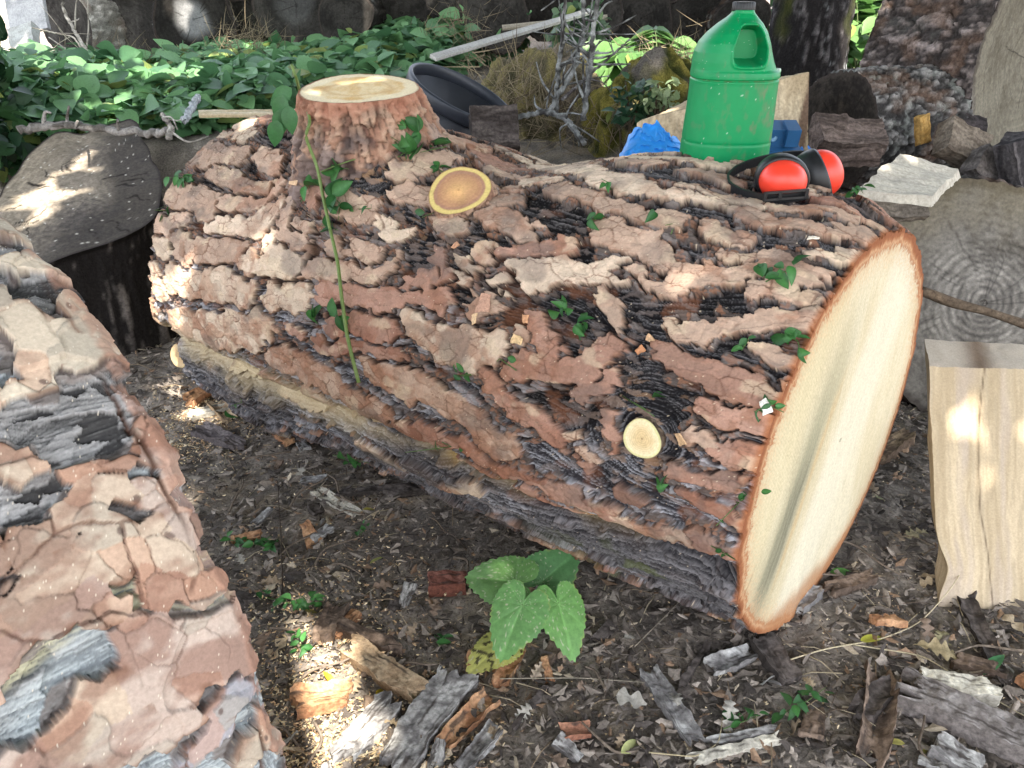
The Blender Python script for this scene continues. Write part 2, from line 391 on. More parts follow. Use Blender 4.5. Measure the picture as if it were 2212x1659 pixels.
rust = sstep(.54, .68, fb(UU*7+3, VV*7, 81, 4)+.05*(kinds == 0))
pc = lerp(pc, A3(.29, .12, .06), .55*rust*sstep(.35, .6, fb(UU*40, VV*40, 83, 3)))
pc = lerp(pc, A3(.58, .44, .28), .5*sstep(.62, .75, fb(UU*22, VV*30, 85, 3)))
pc = lerp(pc, A3(.16, .07, .04), np.maximum(.75*line, .35*line2)*sstep(.50, .64, fb(UU*22, VV*30, 87, 2)))
pc = pc*(.84+.30*gid)[..., None]; pc = lerp(pc, A3(.13, .085, .06), .55*sstep(.70, .95, .7*FIB+.3*FIB2)*sstep(.35, .55, fb(UU*9, VV*12, 88, 3))); pc = lerp(pc, A3(.12, .10, .09), .45*sstep(.56, .70, fb(UU*11+4, VV*15, 89, 4)))
lum_ = pc.mean(-1, keepdims=True); pc = pc*.84+.16*lum_*A3(1.04, 1.0, .97)
rim = sstep(.30, .02, ee)
pc = lerp(pc, A3(.24, .115, .065), .45*rim*sstep(.45, .65, .5+n3+.5*n1))
fc = lerp(A3(.009, .008, .008), A3(.13, .118, .115), sstep(.48, .95, FIB*.7+FIB2*.3))
fg = lerp(A3(.03, .028, .032), A3(.42, .42, .45), sstep(.40, .9, FIB*.6+FIB2*.25+flak[2]*.15))
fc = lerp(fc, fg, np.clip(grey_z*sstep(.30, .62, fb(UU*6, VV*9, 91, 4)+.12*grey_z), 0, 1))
fc = lerp(fc, A3(.20, .085, .045), .55*sstep(.55, .72, fb(UU*16, VV*22, 93, 4)))
fc = lerp(fc, A3(.40, .24, .14), .7*near*sstep(.62, .72, flak[2]+.6*n3)*sstep(.1, .3, near))
mc_ = lerp(lerp(A3(.085, .065, .055), A3(.30, .245, .215), cid), A3(.27, .13, .075), .75*(eid > .66)); mc_ = lerp(mc_, lerp(A3(.16, .155, .16), A3(.42, .42, .44), FIB), .85*grey_z*(cid > .35)); mc_ = lerp(mc_, A3(.05, .04, .035), .7*cl_)
fc = lerp(fc, mc_, .85*mm); fc = lerp(fc, A3(.17, .135, .12), .5*(flak[2] > .80)*(1-mm))
col = lerp(fc, pc, sstep(.35, .65, pm)); col = lerp(col, A3(.040, .026, .021), .85*np.exp(-((ee+.05)/.07)**2))  # dark bark on the plate sides, doubling as a painted shadow line under them
col = lerp(col, A3(.02, .016, .015), .6*crack)
col = lerp(col, lerp(A3(.022, .021, .024), A3(.19, .18, .185), sstep(.25, .9, .6*FIB+.4*FIB2)), .90*und*sstep(.30, .48, fb(UU*6+5, VV*14, 99, 3)))
wood = np.exp(-((sm+2.0)/lerp(3., 6.0, sstep(.55, .95, UU)))**2)*sstep(.12, .3, UU)
col = lerp(col, lerp(lerp(A3(.26, .17, .05), A3(.38, .27, .11), FIB), lerp(A3(.40, .30, .17), A3(.60, .49, .32), FIB), sstep(.5, .75, UU)), np.clip(1.2*wood*sstep(.30, .5, fb(UU*9, VV*25, 95, 3)+.15*(UU > .6)), 0, 1))
col = lerp(col, A3(.30, .11, .045), .8*sstep(.010, .001, UU))
spk = hsh(np.arange(len(u))[:, None]+0*pid, np.arange(len(th))[None]+0*pid, 5, 77)
col = lerp(col, A3(.62, .50, .36), .8*(spk > .9975))
col = lerp(col, A3(.10, .12, .03), .55*sstep(.62, .74, fb(UU*12, VV*18, 97, 3))*sstep(-18, -30, dg)*sstep(.5, .1, UU))
logT = thing('pine_log', A3(*(main.c[:2]-.75*main.ax[:2]), 0), 'huge freshly felled pine log with orange plated bark and pale cut end, lying across the middle', 'log')
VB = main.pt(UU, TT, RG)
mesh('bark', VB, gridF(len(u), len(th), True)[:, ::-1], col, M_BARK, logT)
def hit_main(px, py, off=0.):                                 # first point of the finished bark along a sight line
    d = ray(px, py); t = np.arange(.6, 3.5, .0015); p = EYE + t[:, None]*d; q = p - main.c
    uu = -q@main.ax; a = q@main.fr; b = q[:, 2]; tb = np.arctan2(b, a)
    o = np.argsort(th); i = np.clip(np.round(uu/1.55*(NU-1)).astype(int), 0, NU-1); j = o[np.clip(np.searchsorted(th[o], tb), 0, len(th)-1)]
    ok = (np.hypot(a, b) < RG[i, j]+off) & (uu > -.01) & (uu < 1.56)
    if not ok.any(): return None
    k = np.argmax(ok); n = unit(a[k]*main.fr + b[k]*main.up)
    return p[k], n
def hit_log(px, py, off=0.004):
    r = hit_main(px, py, off)
    w = WL[logT.name]; bpy.context.view_layer.update(); d = ray(px, py)
    ok, lo, no, _ = STUB.ray_cast(Vector(EYE-w), Vector(unit(d)))
    if ok and (r is None or np.linalg.norm(np.array(lo)+w-EYE) < np.linalg.norm(r[0]-EYE)): return np.array(lo)+w+np.array(no)*off, np.array(no)
    if r is None:
        for dx in (12, -12, 25, -25, 40):
            r = hit_main(px, py+abs(dx), off)
            if r: break
    return r
def disc(name, ctr, e1, e2, R, ang, cf, mat, parent, nr=60, bulge=None, off=0.):
    rr = np.linspace(0, 1, nr)[1:]
    a = (rr[:, None]*R[None])*np.cos(ang)[None]; b = (rr[:, None]*R[None])*np.sin(ang)[None]
    a = np.concatenate([[[0.]*len(R)], a]); b = np.concatenate([[[0.]*len(R)], b]); q = np.concatenate([[0], rr])[:, None]+0*a
    n = np.cross(e1, e2)
    dz = bulge(a, b, q) if bulge else 0*a
    V = ctr + a[..., None]*e1 + b[..., None]*e2 + (dz+off)[..., None]*n
    m = len(R); Fq = gridF(nr, m, True)
    V = V.reshape(-1, 3)
    return mesh(name, V, Fq[m:].tolist() and [Fq[m:], np.stack([np.zeros(m, int), m+np.arange(m), m+(np.arange(m)+1) % m], 1)], cf(a, b, q, np.arctan2(b, a)), mat, parent)
def face_main(a, b, q, t):                                    # a toward the viewer, b up, metres; q 0 centre to 1 bark edge
    w = fb(a*10, b*3, 101, 4)-.5; w2 = fb(a*150+20*w, b*14, 103, 4)-.5; w3 = fb(a*400, b*400, 105, 2)-.5
    x = a + .42*b - .135 + .035*w
    g = fb(x*190, b*7, 107, 3)-.5
    c = lerp(A3(.56, .475, .315), A3(.63, .555, .40), sstep(-.4, .4, 1.6*w+.35*w2)); c = lerp(c, A3(.64, .585, .45), .8*sstep(-.06, -.12, x)*sstep(-.32, -.2, x)); c = lerp(c, A3(.55, .47, .29), .6*sstep(.05, .12, x))
    c = c*(1+.10*g)[..., None]
    c = lerp(c, A3(.29, .275, .18), .92*np.exp(-((x-.018)/.055)**2)*sstep(.34, .05, b)*sstep(-.30, -.2, b)*np.clip(.9+.5*g, 0, 1))
    c = lerp(c, A3(.13, .125, .09), .8*np.exp(-((x-.012+.02*w)/.028)**2)*sstep(.10, -.04, b)*sstep(-.24, -.14, b)*np.clip(.85+.9*g, 0, 1))
    c = lerp(c, A3(.50, .36, .19), .7*np.exp(-((x+.030)/.010)**2)*sstep(.2, .05, b)*sstep(-.24, -.14, b))
    c = lerp(c, A3(.22, .16, .09), .7*np.exp(-((x-.10-.25*np.clip(-b-.08, 0, 1))/.004)**2)*sstep(-.08, -.12, b)*sstep(-.26, -.2, b))
    c = c*(1+.035*np.sin(np.hypot(a-.9, b+.5)*1100+9*w))[..., None]
    e = q + .06*w + .02*w2
    c = lerp(c, A3(.50, .33, .19), .65*sstep(.82, .95, e+.22*w3))
    c = lerp(c, A3(.34, .15, .07), sstep(.915, .945, e+.05*w3))
    c = lerp(c, A3(.52, .33, .19), .8*np.exp(-((e-.955)/.008)**2))
    c = lerp(c, A3(.25, .095, .045), sstep(.965, .985, e))
    c = lerp(c, A3(.36, .17, .08), .75*sstep(-.26, -.31, b+.05*w))
    return .90*c*(1+.24*w3+.07*w2)[..., None]
thf = th; Rface = RG[0]
disc('cut_face', main.c+0*main.ax, main.fr, main.up, Rface, thf, face_main, M_WOOD, logT, 130,
     lambda a, b, q: .0012*(fb(a*60, b*9, 111, 3)-.5)-.004*np.exp(-((a-.06+.05*b)/.02)**2)*sstep(-.1, -.25, b))
def face_old(a, b, q, t): return lerp(A3(.45, .33, .2), A3(.6, .47, .3), fb(a*20, b*20, 3, 3))
disc('cut_face', main.c-1.55*main.ax, -main.fr, main.up, RG[-1], math.pi-thf, face_old, M_WOOD, logT, 14)
# branch stubs, each with its sawn face
def rings_col(a, b, q, inner, outer, ringc, freq, seed, edge=.9):
    w = fb(a*30, b*30, seed, 3)-.5
    c = lerp(inner, outer, sstep(0, 1, q+.3*w))
    c = lerp(c, ringc, .35*(.5+.5*np.sin(q*freq+4*w)))
    return c
def stub(base, top, r0, r1, nrm, cf, seed, barkc, e1=None, asp=1.0, rough=.012, na=150, nr=40, name='branch_stub', flare=1.0, flare2=False):
    base = np.asarray(base); top = np.asarray(top); nrm = unit(nrm)
    e1 = unit(np.cross(A3(0, 0, 1), nrm)) if e1 is None else unit(e1 - nrm*np.dot(e1, nrm)); e2 = np.cross(nrm, e1)
    a = np.linspace(0, 2*np.pi, na, endpoint=False); k = np.linspace(0, 1, nr)
    K, A_ = np.meshgrid(k, a, indexing='ij')
    prof = r1 + (r0-r1)*((1-K)*flare)**(1.15 if flare2 else 1.7)
    p3 = np.stack([np.cos(A_)*3, np.sin(A_)*3, K*3*np.linalg.norm(top-base)/max(r1, .02)], -1)
    n = fb3(p3, 1.0, seed, 4, .6)-.5; n_b = fb3(p3, 3.5, seed+9, 3)-.5
    lob = 1+.05*np.sin(2*A_+seed)+.04*np.sin(3*A_+1.7*seed)
    r = prof*lob + rough*(2.0*n*(1-.65*K) + 1.0*n_b)*sstep(1.02, .9, K)
    fu, fv = A_*r1*3/.12, K*np.linalg.norm(top-base)/.12; kk1, kk2, kid, kx, ky = vor(fu*3.2+.8*n, fv*2.2+.8*n_b, seed, True); r = r + rough*.35*(kid-.5)*sstep(1.0, .95, K) - rough*.25*(1-sstep(.02, .12, kk2-kk1))*sstep(1.0, .97, K)
    V = (base+(top-base)*0)[None, None] + ((top-base)[None, None]*K[..., None]) + r[..., None]*(np.cos(A_)[..., None]*e1 + asp*np.sin(A_)[..., None]*e2)
    c = lerp(A3(*barkc[0]), A3(*barkc[1]), sstep(.36, .64, .5+n+.4*n_b)); c = lerp(c, A3(*barkc[2]), .8*sstep(.08, .2, n_b)); c = lerp(c, A3(.03, .025, .025), .9*sstep(-.03, -.13, n+.3*n_b))
    c = lerp(c, lerp(A3(*barkc[0]), A3(*barkc[2]), kid), .55); c = lerp(c, A3(.22, .2, .2), .5*(kid > .8)*sstep(.9, .6, K)); c = lerp(c, A3(.07, .045, .035), .7*(1-sstep(.02, .10, kk2-kk1)))
    if flare2: c = lerp(c, lerp(A3(.03, .027, .027), A3(.20, .15, .135), kid), .85*sstep(.80, .62, K+.5*n)*sstep(.35, .55, fb3(p3, 2.2, seed+20, 3))); c = lerp(c, A3(.33, .14, .09), .6*sstep(.80, .95, K+.4*n))
    o = mesh(name, V, gridF(nr, na, True), c, M_BARK, logT)
    Rr = r[-1]
    ee2 = e2*asp
    disc('cut_face', top, e1, e2, Rr*np.sqrt(np.cos(a)**2+(asp*np.sin(a))**2), np.arctan2(asp*np.sin(a), np.cos(a)), cf, M_WOOD, o, 40, lambda x, y, q: .002*(fb(x*60, y*60, seed, 3)-.5))
    return o
BK = ((.20, .095, .065), (.38, .225, .15), (.50, .35, .245))
def cf_big(a, b, q, t):
    w = fb(a*22, b*22, 201, 4)-.5; w2 = fb(a*90, b*30, 203, 3)-.5
    c = lerp(A3(.62, .40, .17), A3(.74, .58, .34), sstep(.2, .8, .5+1.2*w+.5*w2)); c = lerp(c, A3(.50, .28, .11), .5*np.exp(-((q-.55+.3*w)/.05)**2))
    c = lerp(c, A3(.78, .68, .48), .7*sstep(.70, .8, q+.2*w)); c = lerp(c, A3(.26, .12, .07), sstep(.955, .985, q+.05*w)); return c
tb = aty(775, 190, 1.68)
STUB = stub(A3(tb[0]+.02, tb[1]+.10, .60), tb, .225, .122, (0, -.12, 1), cf_big, 5, BK, e1=A3(1, 0, 0), asp=.9, rough=.022, flare2=True, na=260, nr=90)
def cf_mid(a, b, q, t):
    w = fb(a*50, b*50, 211, 3)-.5
    c = lerp(A3(.52, .31, .14), A3(.38, .20, .115), sstep(.1, .75, q+.3*w)); c = lerp(c, A3(.50, .30, .14), .25*(.5+.5*np.sin(q*38+12*w))); c = c*(1+.35*w)[..., None]; c = lerp(c, A3(.30, .17, .13), .6*np.exp(-((q-.76)/.05)**2))
    c = lerp(c, A3(.60, .47, .17), sstep(.80, .86, q+.08*w)); return lerp(c, A3(.30, .16, .09), sstep(.96, .99, q))
hm = main.hit(1000, 430); hn = unit(A3(*hm[2])-(main.c-hm[0]*main.ax)); hn = unit(hn+A3(.0, -.28, .12))
stub(hm[2]-hn*.05, hm[2]+hn*.024, .084, .058, hn, cf_mid, 8, BK, rough=.010)
def cf_small(a, b, q, t):
    w = fb(a*60, b*60, 221, 3)-.5
    c = lerp(A3(.62, .47, .26), A3(.70, .60, .38), sstep(.2, .9, q+.3*w)); c = lerp(c, A3(.45, .31, .15), .5*(.5+.5*np.sin(q*60+3*w))*sstep(1, .3, q)); c = lerp(c, A3(.30, .20, .10), .7*sstep(.10, .03, q))
    c = lerp(c, A3(.52, .52, .22), .6*sstep(.84, .92, q+.1*w)); return lerp(c, A3(.20, .14, .08), sstep(.965, .99, q))
hm = main.hit(1390, 947); hn = unit(A3(*hm[2])-(main.c-hm[0]*main.ax)); hn = unit(hn+A3(-.02, -.35, .20))
DK = ((.05, .045, .042), (.20, .16, .13), (.34, .24, .16))
stub(hm[2]-hn*.05, hm[2]+hn*.006, .035, .0285, hn, cf_small, 9, DK, rough=.004, na=90)
p4 = aty(385, 770, 2.02); n4_ = unit(A3(-.45, -.85, .05))
stub(p4-n4_*.14, p4, .045, .030, n4_, lambda a, b, q, t: lerp(cf_small(a, b, q, t), A3(.55, .36, .2), .6), 13, BK, rough=.006, na=90, asp=1.2)

# ================================================================== the log in the left foreground
PL_LEFT = """
42 p 0,500 80,505; 30 p 20,570 110,560; 60 p 0,700 60,730 150,760; 45 p 60,790 190,740; 30 t 150,655 225,715; 22 r 235,735 258,765; 30 p 20,850 90,830; 
38 p 0,985 40,1010; 34 t 70,1020 105,1010; 22 r 175,1030 250,1000; 26 r 280,960 330,900; 38 t 190,1120 260,1060; 44 m 310,1060 380,1130; 24 m 300,960 345,1000; 45 t 250,1180 390,1165; 
36 t 55,1190 170,1170; 52 t 70,1290 230,1245; 40 t 260,1230 420,1190; 45 m 10,1375 180,1325; 36 r 330,1275 470,1245; 24 t 180,1390 250,1330; 54 m 290,1400 400,1370 530,1340; 
44 m 300,1480 420,1445 550,1400; 48 t 150,1560 250,1515; 42 m 330,1500 400,1470; 50 m 30,1630 150,1610 300,1585; 45 m 300,1590 360,1560; 34 g 440,1560 545,1480; 26 r 575,1540 615,1630; 30 g 380,1640 470,1590; 30 t 500,1650 560,1600; 40 m -120,1500 -20,1460; 40 t -150,1250 -30,1200; 45 p -200,900 -60,880; 45 t -150,700 -50,650
"""
def R_left(u, th): return .435 + .01*np.sin(2*np.asarray(th)+.6) + .012*np.clip(np.asarray(u), 0, 1)
left = Cyl((-.505, .772, .43), math.radians(46), R_left, 1.15)
RL = .44
S0, kl = left.segs(parse(PL_LEFT), RL)
a0 = math.atan2(*(lambda p: (p[3]-p[1], p[2]-p[0]))(S0[0]))
S1 = autofill(S0, 1.15, -math.pi*RL, math.pi*RL, 900, (.025, .045), (.06, .2), .014, np.random.default_rng(4))
nk = int(S1[:, 5].max())+1; kl = kl + list(np.random.default_rng(6).choice(list('tpm'), nk-len(kl)))
ul = np.concatenate([np.linspace(0, .34, 400), np.linspace(.34, 1.15, 140)[1:]])
tl = np.radians(np.concatenate([np.linspace(-25, 125, 900), np.linspace(125, 335, 150)[1:-1]])); tl = np.where(tl > math.pi, tl-2*math.pi, tl); tl_lin = np.unwrap(tl)
UU, TT = np.meshgrid(ul, tl, indexing='ij'); VV = TT*RL
n1 = fb(UU*12, VV*12, 331, 3)-.5; n2 = fb(UU*12+50, VV*12, 337, 3)-.5; n3 = fb(UU*80, VV*80, 341, 3)-.5; n4 = fb(UU*80+9, VV*80, 345, 3)-.5
n5 = fb(UU*260, VV*260, 346, 2)-.5; m1 = fb(UU*30, VV*30, 348, 2)-.5; m2 = fb(UU*30+9, VV*30, 349, 2)-.5; cw = UU+.022*m1; cv = VV+.022*m2
c1_, c2_, cid, cox, coy = vor(cw*48, cv*60, 351, True)
d1, d2, pid, ang = seg_field(UU+.040*n1+.5*cox/48+.008*m1, VV+.040*n2+.5*coy/60+.008*m2, S1)
FIB = lic(ang, np.gradient(ul), np.gradient(tl_lin)*RL, 5, 26); FIB2 = lic(ang, np.gradient(ul), np.gradient(tl_lin)*RL, 6, 12)
pm = 1-sstep(.97, 1.06, d1); mm = (1-sstep(1.2, 1.4, d1+.8*(cid-.5)))*(1-pm); crack = 0*pm
wu = UU+.035*n1+.006*n3; wv = VV+.035*n2+.006*n4
f1, f2, fid = vor(wu*15+3, wv*17, 361); g1, g2, gid = vor(wu*34, wv*38, 362)
ln1 = (1-sstep(.012, .05, f2-f1)); ln2 = (1-sstep(.012, .05, g2-g1))*sstep(.56, .64, fb(UU*9, VV*9, 363, 2)); ln1 = ln1*sstep(.36, .52, fb(UU*16, VV*16, 364, 2))
flak = vor(wu*60, wv*130, 371)
h = pm*(.0140+.0075*(fid-.5)+.003*(gid-.5)) - .004*crack - .0014*np.maximum(ln1, ln2)*pm + mm*(.004+.004*(cid-.5)) + (1-pm)*(.003*(FIB-.5)+.006*(flak[2]-.5)) + .002*n3*(1-.6*pm)
RGL = R_left(UU, TT) + h*lerp(.55, 1, sstep(.004, .035, UU)) - .009
KC = dict(t=((.50, .41, .315), (.42, .325, .245)), p=((.60, .515, .40), (.51, .42, .32)), r=((.36, .24, .18), (.29, .175, .125)), m=((.46, .37, .31), (.38, .30, .25)), g=((.32, .32, .34), (.26, .24, .25)))
ka = np.array([KC[k][0] for k in kl]+[(0, 0, 0)]); kb = np.array([KC[k][1] for k in kl]+[(0, 0, 0)])
pc = lerp(ka[pid], kb[pid], np.clip(.15+.7*fid+.3*n3, 0, 1)); pc = lerp(pc, A3(.30, .27, .22), .5*(gid > .72)); pc = lerp(pc, A3(.42, .25, .17), .5*(gid < .2))
pc = lerp(pc, A3(.17, .075, .05), .6*sstep(.56, .66, fb(UU*8+3, VV*14, 381, 5, .6)))
pc = lerp(pc, A3(.10, .05, .035), np.clip(.65*ln1+.4*ln2, 0, 1)*sstep(.36, .55, fb(UU*14, VV*14, 383, 2)))
s1, s2, sid = vor(wu*55, wv*55, 391)
pc = lerp(pc, A3(.10, .065, .055), .8*(sid > .90)*sstep(.22, .12, s1))
pc = lerp(pc, A3(.16, .08, .05), .7*sstep(.72, .98, d1)*sstep(.4, .6, .5+n3+n1))
fc = lerp(A3(.045, .043, .042), A3(.33, .32, .31), sstep(.30, .85, FIB*.35+FIB2*.2+flak[2]*.45))
lich = sstep(.40, .52, fb(UU*5+7, VV*11, 393, 4))
fc = lerp(fc, lerp(A3(.20, .22, .23), A3(.42, .46, .46), sstep(.3, .75, FIB)), .85*lich)
fc = lerp(fc, A3(.46, .44, .30), .9*sstep(.62, .70, fb(UU*5+27, VV*9, 395, 4))*sstep(.3, .6, FIB))
col = lerp(fc, pc, sstep(.25, .75, pm)); col = lerp(col, A3(.025, .018, .016), .85*crack)
fcm = lerp(A3(.12, .10, .09), A3(.34, .29, .26), cid); col = lerp(col, fcm, .8*mm)
rimu = np.exp(-((UU-.020-.012*n1)/.0022)**2)*sstep(.40, .55, fb(UU*2, VV*6, 399, 2)); RGL = RGL-.004*rimu
col = lerp(col, A3(.09, .045, .03), .85*rimu); col = lerp(col, A3(.36, .20, .14), .6*sstep(.018, .012, UU-.012*n1)*sstep(.35, .6, .5+n3+n2))
spk = hsh(np.arange(len(ul))[:, None]+0*pid, np.arange(len(tl))[None]+0*pid, 5, 78); col = lerp(col, A3(.66, .58, .46), .8*(spk > .9955))
leftT = thing('pine_log', A3(left.c[0]-.5*left.ax[0], left.c[1]-.5*left.ax[1], 0), 'pine log with broad pinkish jigsaw bark plates and grey lichen furrows, in the left foreground', 'log')
RGL = RGL - .012*sstep(.012, 0, UU)
col = lerp(col, A3(.05, .035, .03), .75*np.exp(-((d1-1.05)/.05)**2))  # ledge shadow painted as a dark line around the plates
UE = UU + (.016*(fb(VV*22, 0*VV, 398, 4)-.5)+.006*(cid-.5))*sstep(.03, 0, UU)
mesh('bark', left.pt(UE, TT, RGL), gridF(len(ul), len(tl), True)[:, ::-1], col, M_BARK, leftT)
disc('cut_face', left.c-.014*left.ax, left.fr, left.up, RGL[0]-.008, tl, face_old, M_WOOD, leftT, 20)
disc('cut_face', left.c-1.15*left.ax, -left.fr, left.up, RGL[-1], math.pi-tl, face_old, M_WOOD, leftT, 8)

# ================================================================== builders for the older wood
def rough_log(name, c, axis, R, L, label, seed, bark=((.03, .026, .024), (.17, .15, .14)), face=None, moss=0., group=None, cat='log', na=200, nl=110, amp=.10, fr=1.0, oval=(.05, .04), back=True, lob=None, M=None, plate=(16, 26), lich=.25, upv=A3(0, 0, 1)):
    axis = unit(axis); up = unit(upv - axis*np.dot(upv, axis)) if abs(np.dot(axis, upv)) < .95 else A3(0, 1, 0)
    e1 = np.cross(up, axis); e1 = unit(e1); up = np.cross(axis, e1)
    a = np.linspace(-np.pi, np.pi, na, endpoint=False); uu = np.linspace(0, L, nl)
    U, T = np.meshgrid(uu, a, indexing='ij')
    out = 1 + oval[0]*np.sin(2*T+seed) + oval[1]*np.sin(3*T+2*seed) + .02*np.sin(5*T+seed)
    if lob is not None: out = out*lob(T)
    cx = np.stack([U*fr, np.cos(T)*R*fr, np.sin(T)*R*fr], -1)
    n0 = fb3(cx*A3(1, 1, 1), 7, seed, 3)-.5
    q = cx*A3(1, 2.6, 2.6) + .05*n0[..., None]
    rg = 1-np.abs(2*fb3(q, 11, seed+3, 4, .55)-1)*2.2; n2 = fb3(cx, 70, seed+5, 3)-.5
    fl = fb3(cx*A3(1, 2, 2), 30, seed+6, 3)
    r = R*(out + amp*(.55*(1-np.clip(rg, 0, 1)) + .5*n0) - .05*amp) + R*amp*.35*n2
    r = r*(1-.03*sstep(.02, 0, U))
    V = c - U[..., None]*axis + r[..., None]*(np.cos(T)[..., None]*e1 + np.sin(T)[..., None]*up)
    va, vb, vi = vor(U*fr*plate[0]+.9*n0+.25*n2, T*R*fr*plate[1]+.9*(fb3(cx, 8, seed+31, 2)-.5)+.25*n2, seed); gap = 1-sstep(.04, .22, vb-va)
    V = V + ((R*amp*(.45*(vi-.5)-.55*gap))*sstep(0, .02, U))[..., None]*(np.cos(T)[..., None]*e1 + np.sin(T)[..., None]*up)
    k = sstep(.25, .85, (1-np.clip(rg, 0, 1))*.5+fl*.4+.35*(vi-.4)); k = k*(1-.85*gap)
    col = lerp(A3(*bark[0]), A3(*bark[1]), k); col = lerp(col, A3(.16, .09, .055), .35*sstep(.5, .7, fb3(cx, 9, seed+8, 3)))
    col = lerp(col, A3(.40, .42, .38), lich*sstep(.60, .70, fb3(cx, 16, seed+9, 4)))
    if moss:
        nz = np.cos(T)*e1[2]+np.sin(T)*up[2]
        mk = sstep(.35, .75, nz*.5+fb3(cx, 9, seed+12, 4)*.9-.35+.35*moss); col = lerp(col, lerp(A3(.035, .045, .012), A3(.20, .19, .04), fl), mk); V = V + (mk*R*.05*fl)[..., None]*A3(0, 0, 1)
    t = thing(name, A3(c[0]-.5*L*axis[0], c[1]-.5*L*axis[1], V[..., 2].min()), label, cat, group)
    mesh('bark', V, gridF(nl, na, True), col, M or M_ROUGH, t)
    fc = face or (lambda a, b, q, t: old_face(a, b, q, t, seed))
    disc('cut_face', c, e1, up, r[0], a, fc, M_OLDWOOD, t, 46, lambda a, b, q: .006*(fb(a*25, b*25, seed, 3)-.5))
    if back: disc('cut_face', c-L*axis, -e1, up, r[-1], np.pi-a, lambda a, b, q, t: old_face(a, b, q, t, seed+2), M_OLDWOOD, t, 8)
    return t
def old_face(a, b, q, t, seed, c0=(.075, .062, .052), c1=(.16, .135, .115), pale=0., cracks=7, rings=70, pith=(.0, .0), crk=.7):
    r = np.hypot(a-pith[0], b-pith[1]); tt = np.arctan2(b-pith[1], a-pith[0]); R = np.maximum(r/np.maximum(q, .02), 1e-3)
    w = fb(a*9, b*9, seed, 4)-.5; w2 = fb(a*70, b*70, seed+1, 3)-.5
    c = lerp(A3(*c0), A3(*c1), sstep(.25, .75, .5+.9*w+.5*w2))
    c = c*(1+.10*np.sin(q*rings*2.2+4*w+2.5*w2)+.08*np.sin(q*rings+3*w+5))[..., None]
    if pale: c = lerp(c, A3(.42, .42, .42), pale*sstep(.55, .25, q+.25*w))
    rr = np.random.default_rng(seed)
    for _ in range(cracks):
        a0 = rr.uniform(-np.pi, np.pi); q0 = rr.uniform(0, .45); q1 = q0+rr.uniform(.25, .6)
        dd = np.abs(np.angle(np.exp(1j*(tt-a0-.25*w))))*r
        c = lerp(c, A3(.015, .012, .01), crk*sstep(.0030, .0008, dd)*sstep(q0-.02, q0+.02, q)*sstep(q1+.02, q1-.02, q))
    return lerp(c, A3(.05, .04, .035), .8*sstep(.93, .98, q+.04*w))
def hexa(name, c8, n, cf, m, label, cat, group=None, amp=.004, sc=18, seed=1, grain=None, parent=None, wav=None):
    # c8: front TL,TR,BR,BL then back TL,TR,BR,BL. Faces are grids pushed about by one 3D noise, so edges stay closed.
    c8 = [np.asarray(p, float) for p in c8]; fs = [(0, 1, 2, 3), (5, 4, 7, 6), (4, 5, 1, 0), (3, 2, 6, 7), (4, 0, 3, 7), (1, 5, 6, 2)]
    parts = []
    for k, (a, b, c, d) in enumerate(fs):
        nu = max(3, int(np.linalg.norm(c8[b]-c8[a])*n)); nv = max(3, int(np.linalg.norm(c8[d]-c8[a])*n)); nu = min(nu, 160); nv = min(nv, 160)
        u, v = np.meshgrid(np.linspace(0, 1, nu), np.linspace(0, 1, nv), indexing='xy')
        P = ((c8[a]*(1-u[..., None])+c8[b]*u[..., None])*(1-v[..., None]) + (c8[d]*(1-u[..., None])+c8[c]*u[..., None])*v[..., None])
        P0 = P
        g = P if grain is None else P*A3(*grain)
        P = P + amp*2*np.stack([fb3(g, sc, seed+i, 4, .55)-.5 for i in (0, 7, 14)], -1)
        if wav: P = wav(P, P0)
        parts.append((P, gridF(nv, nu), cf(u, v, k, P0)))
    V, F, C = join(parts)
    return mesh(name, V, F, C, m, parent, label=label, cat=cat, group=group)
def slab_between(p0, p1, w, t, nrm=A3(0, 0, 1), roll=0., taper=1.):
    p0 = np.asarray(p0); p1 = np.asarray(p1); d = unit(p1-p0); s = unit(np.cross(nrm, d)); n = np.cross(d, s)
    s, n = s*math.cos(roll)+n*math.sin(roll), n*math.cos(roll)-s*math.sin(roll)
    w1 = w*taper
    return [p0+s*w/2+n*t, p1+s*w1/2+n*t, p1-s*w1/2+n*t, p0-s*w/2+n*t, p0+s*w/2, p1+s*w1/2, p1-s*w1/2, p0-s*w/2]
def wood_cf(pal, seed, along='u', dark=.3, stain=None):
    A_, B_ = A3(*pal[0]), A3(*pal[1])
    def f(u, v, k, P):
        x, y = (v, u) if along == 'u' else (u, v)
        w = fb(x*5+3*seed, y*1.2, seed, 3)-.5; g = fb(x*60+6*w, y*3+9*k, seed+3, 3)
        c = lerp(A_, B_, sstep(.25, .75, .5+.8*w+.8*(g-.5))); c = lerp(c, c*.45, dark*sstep(.62, .72, g))
        if stain: c = stain(c, u, v, k, P)
        return c
    return f

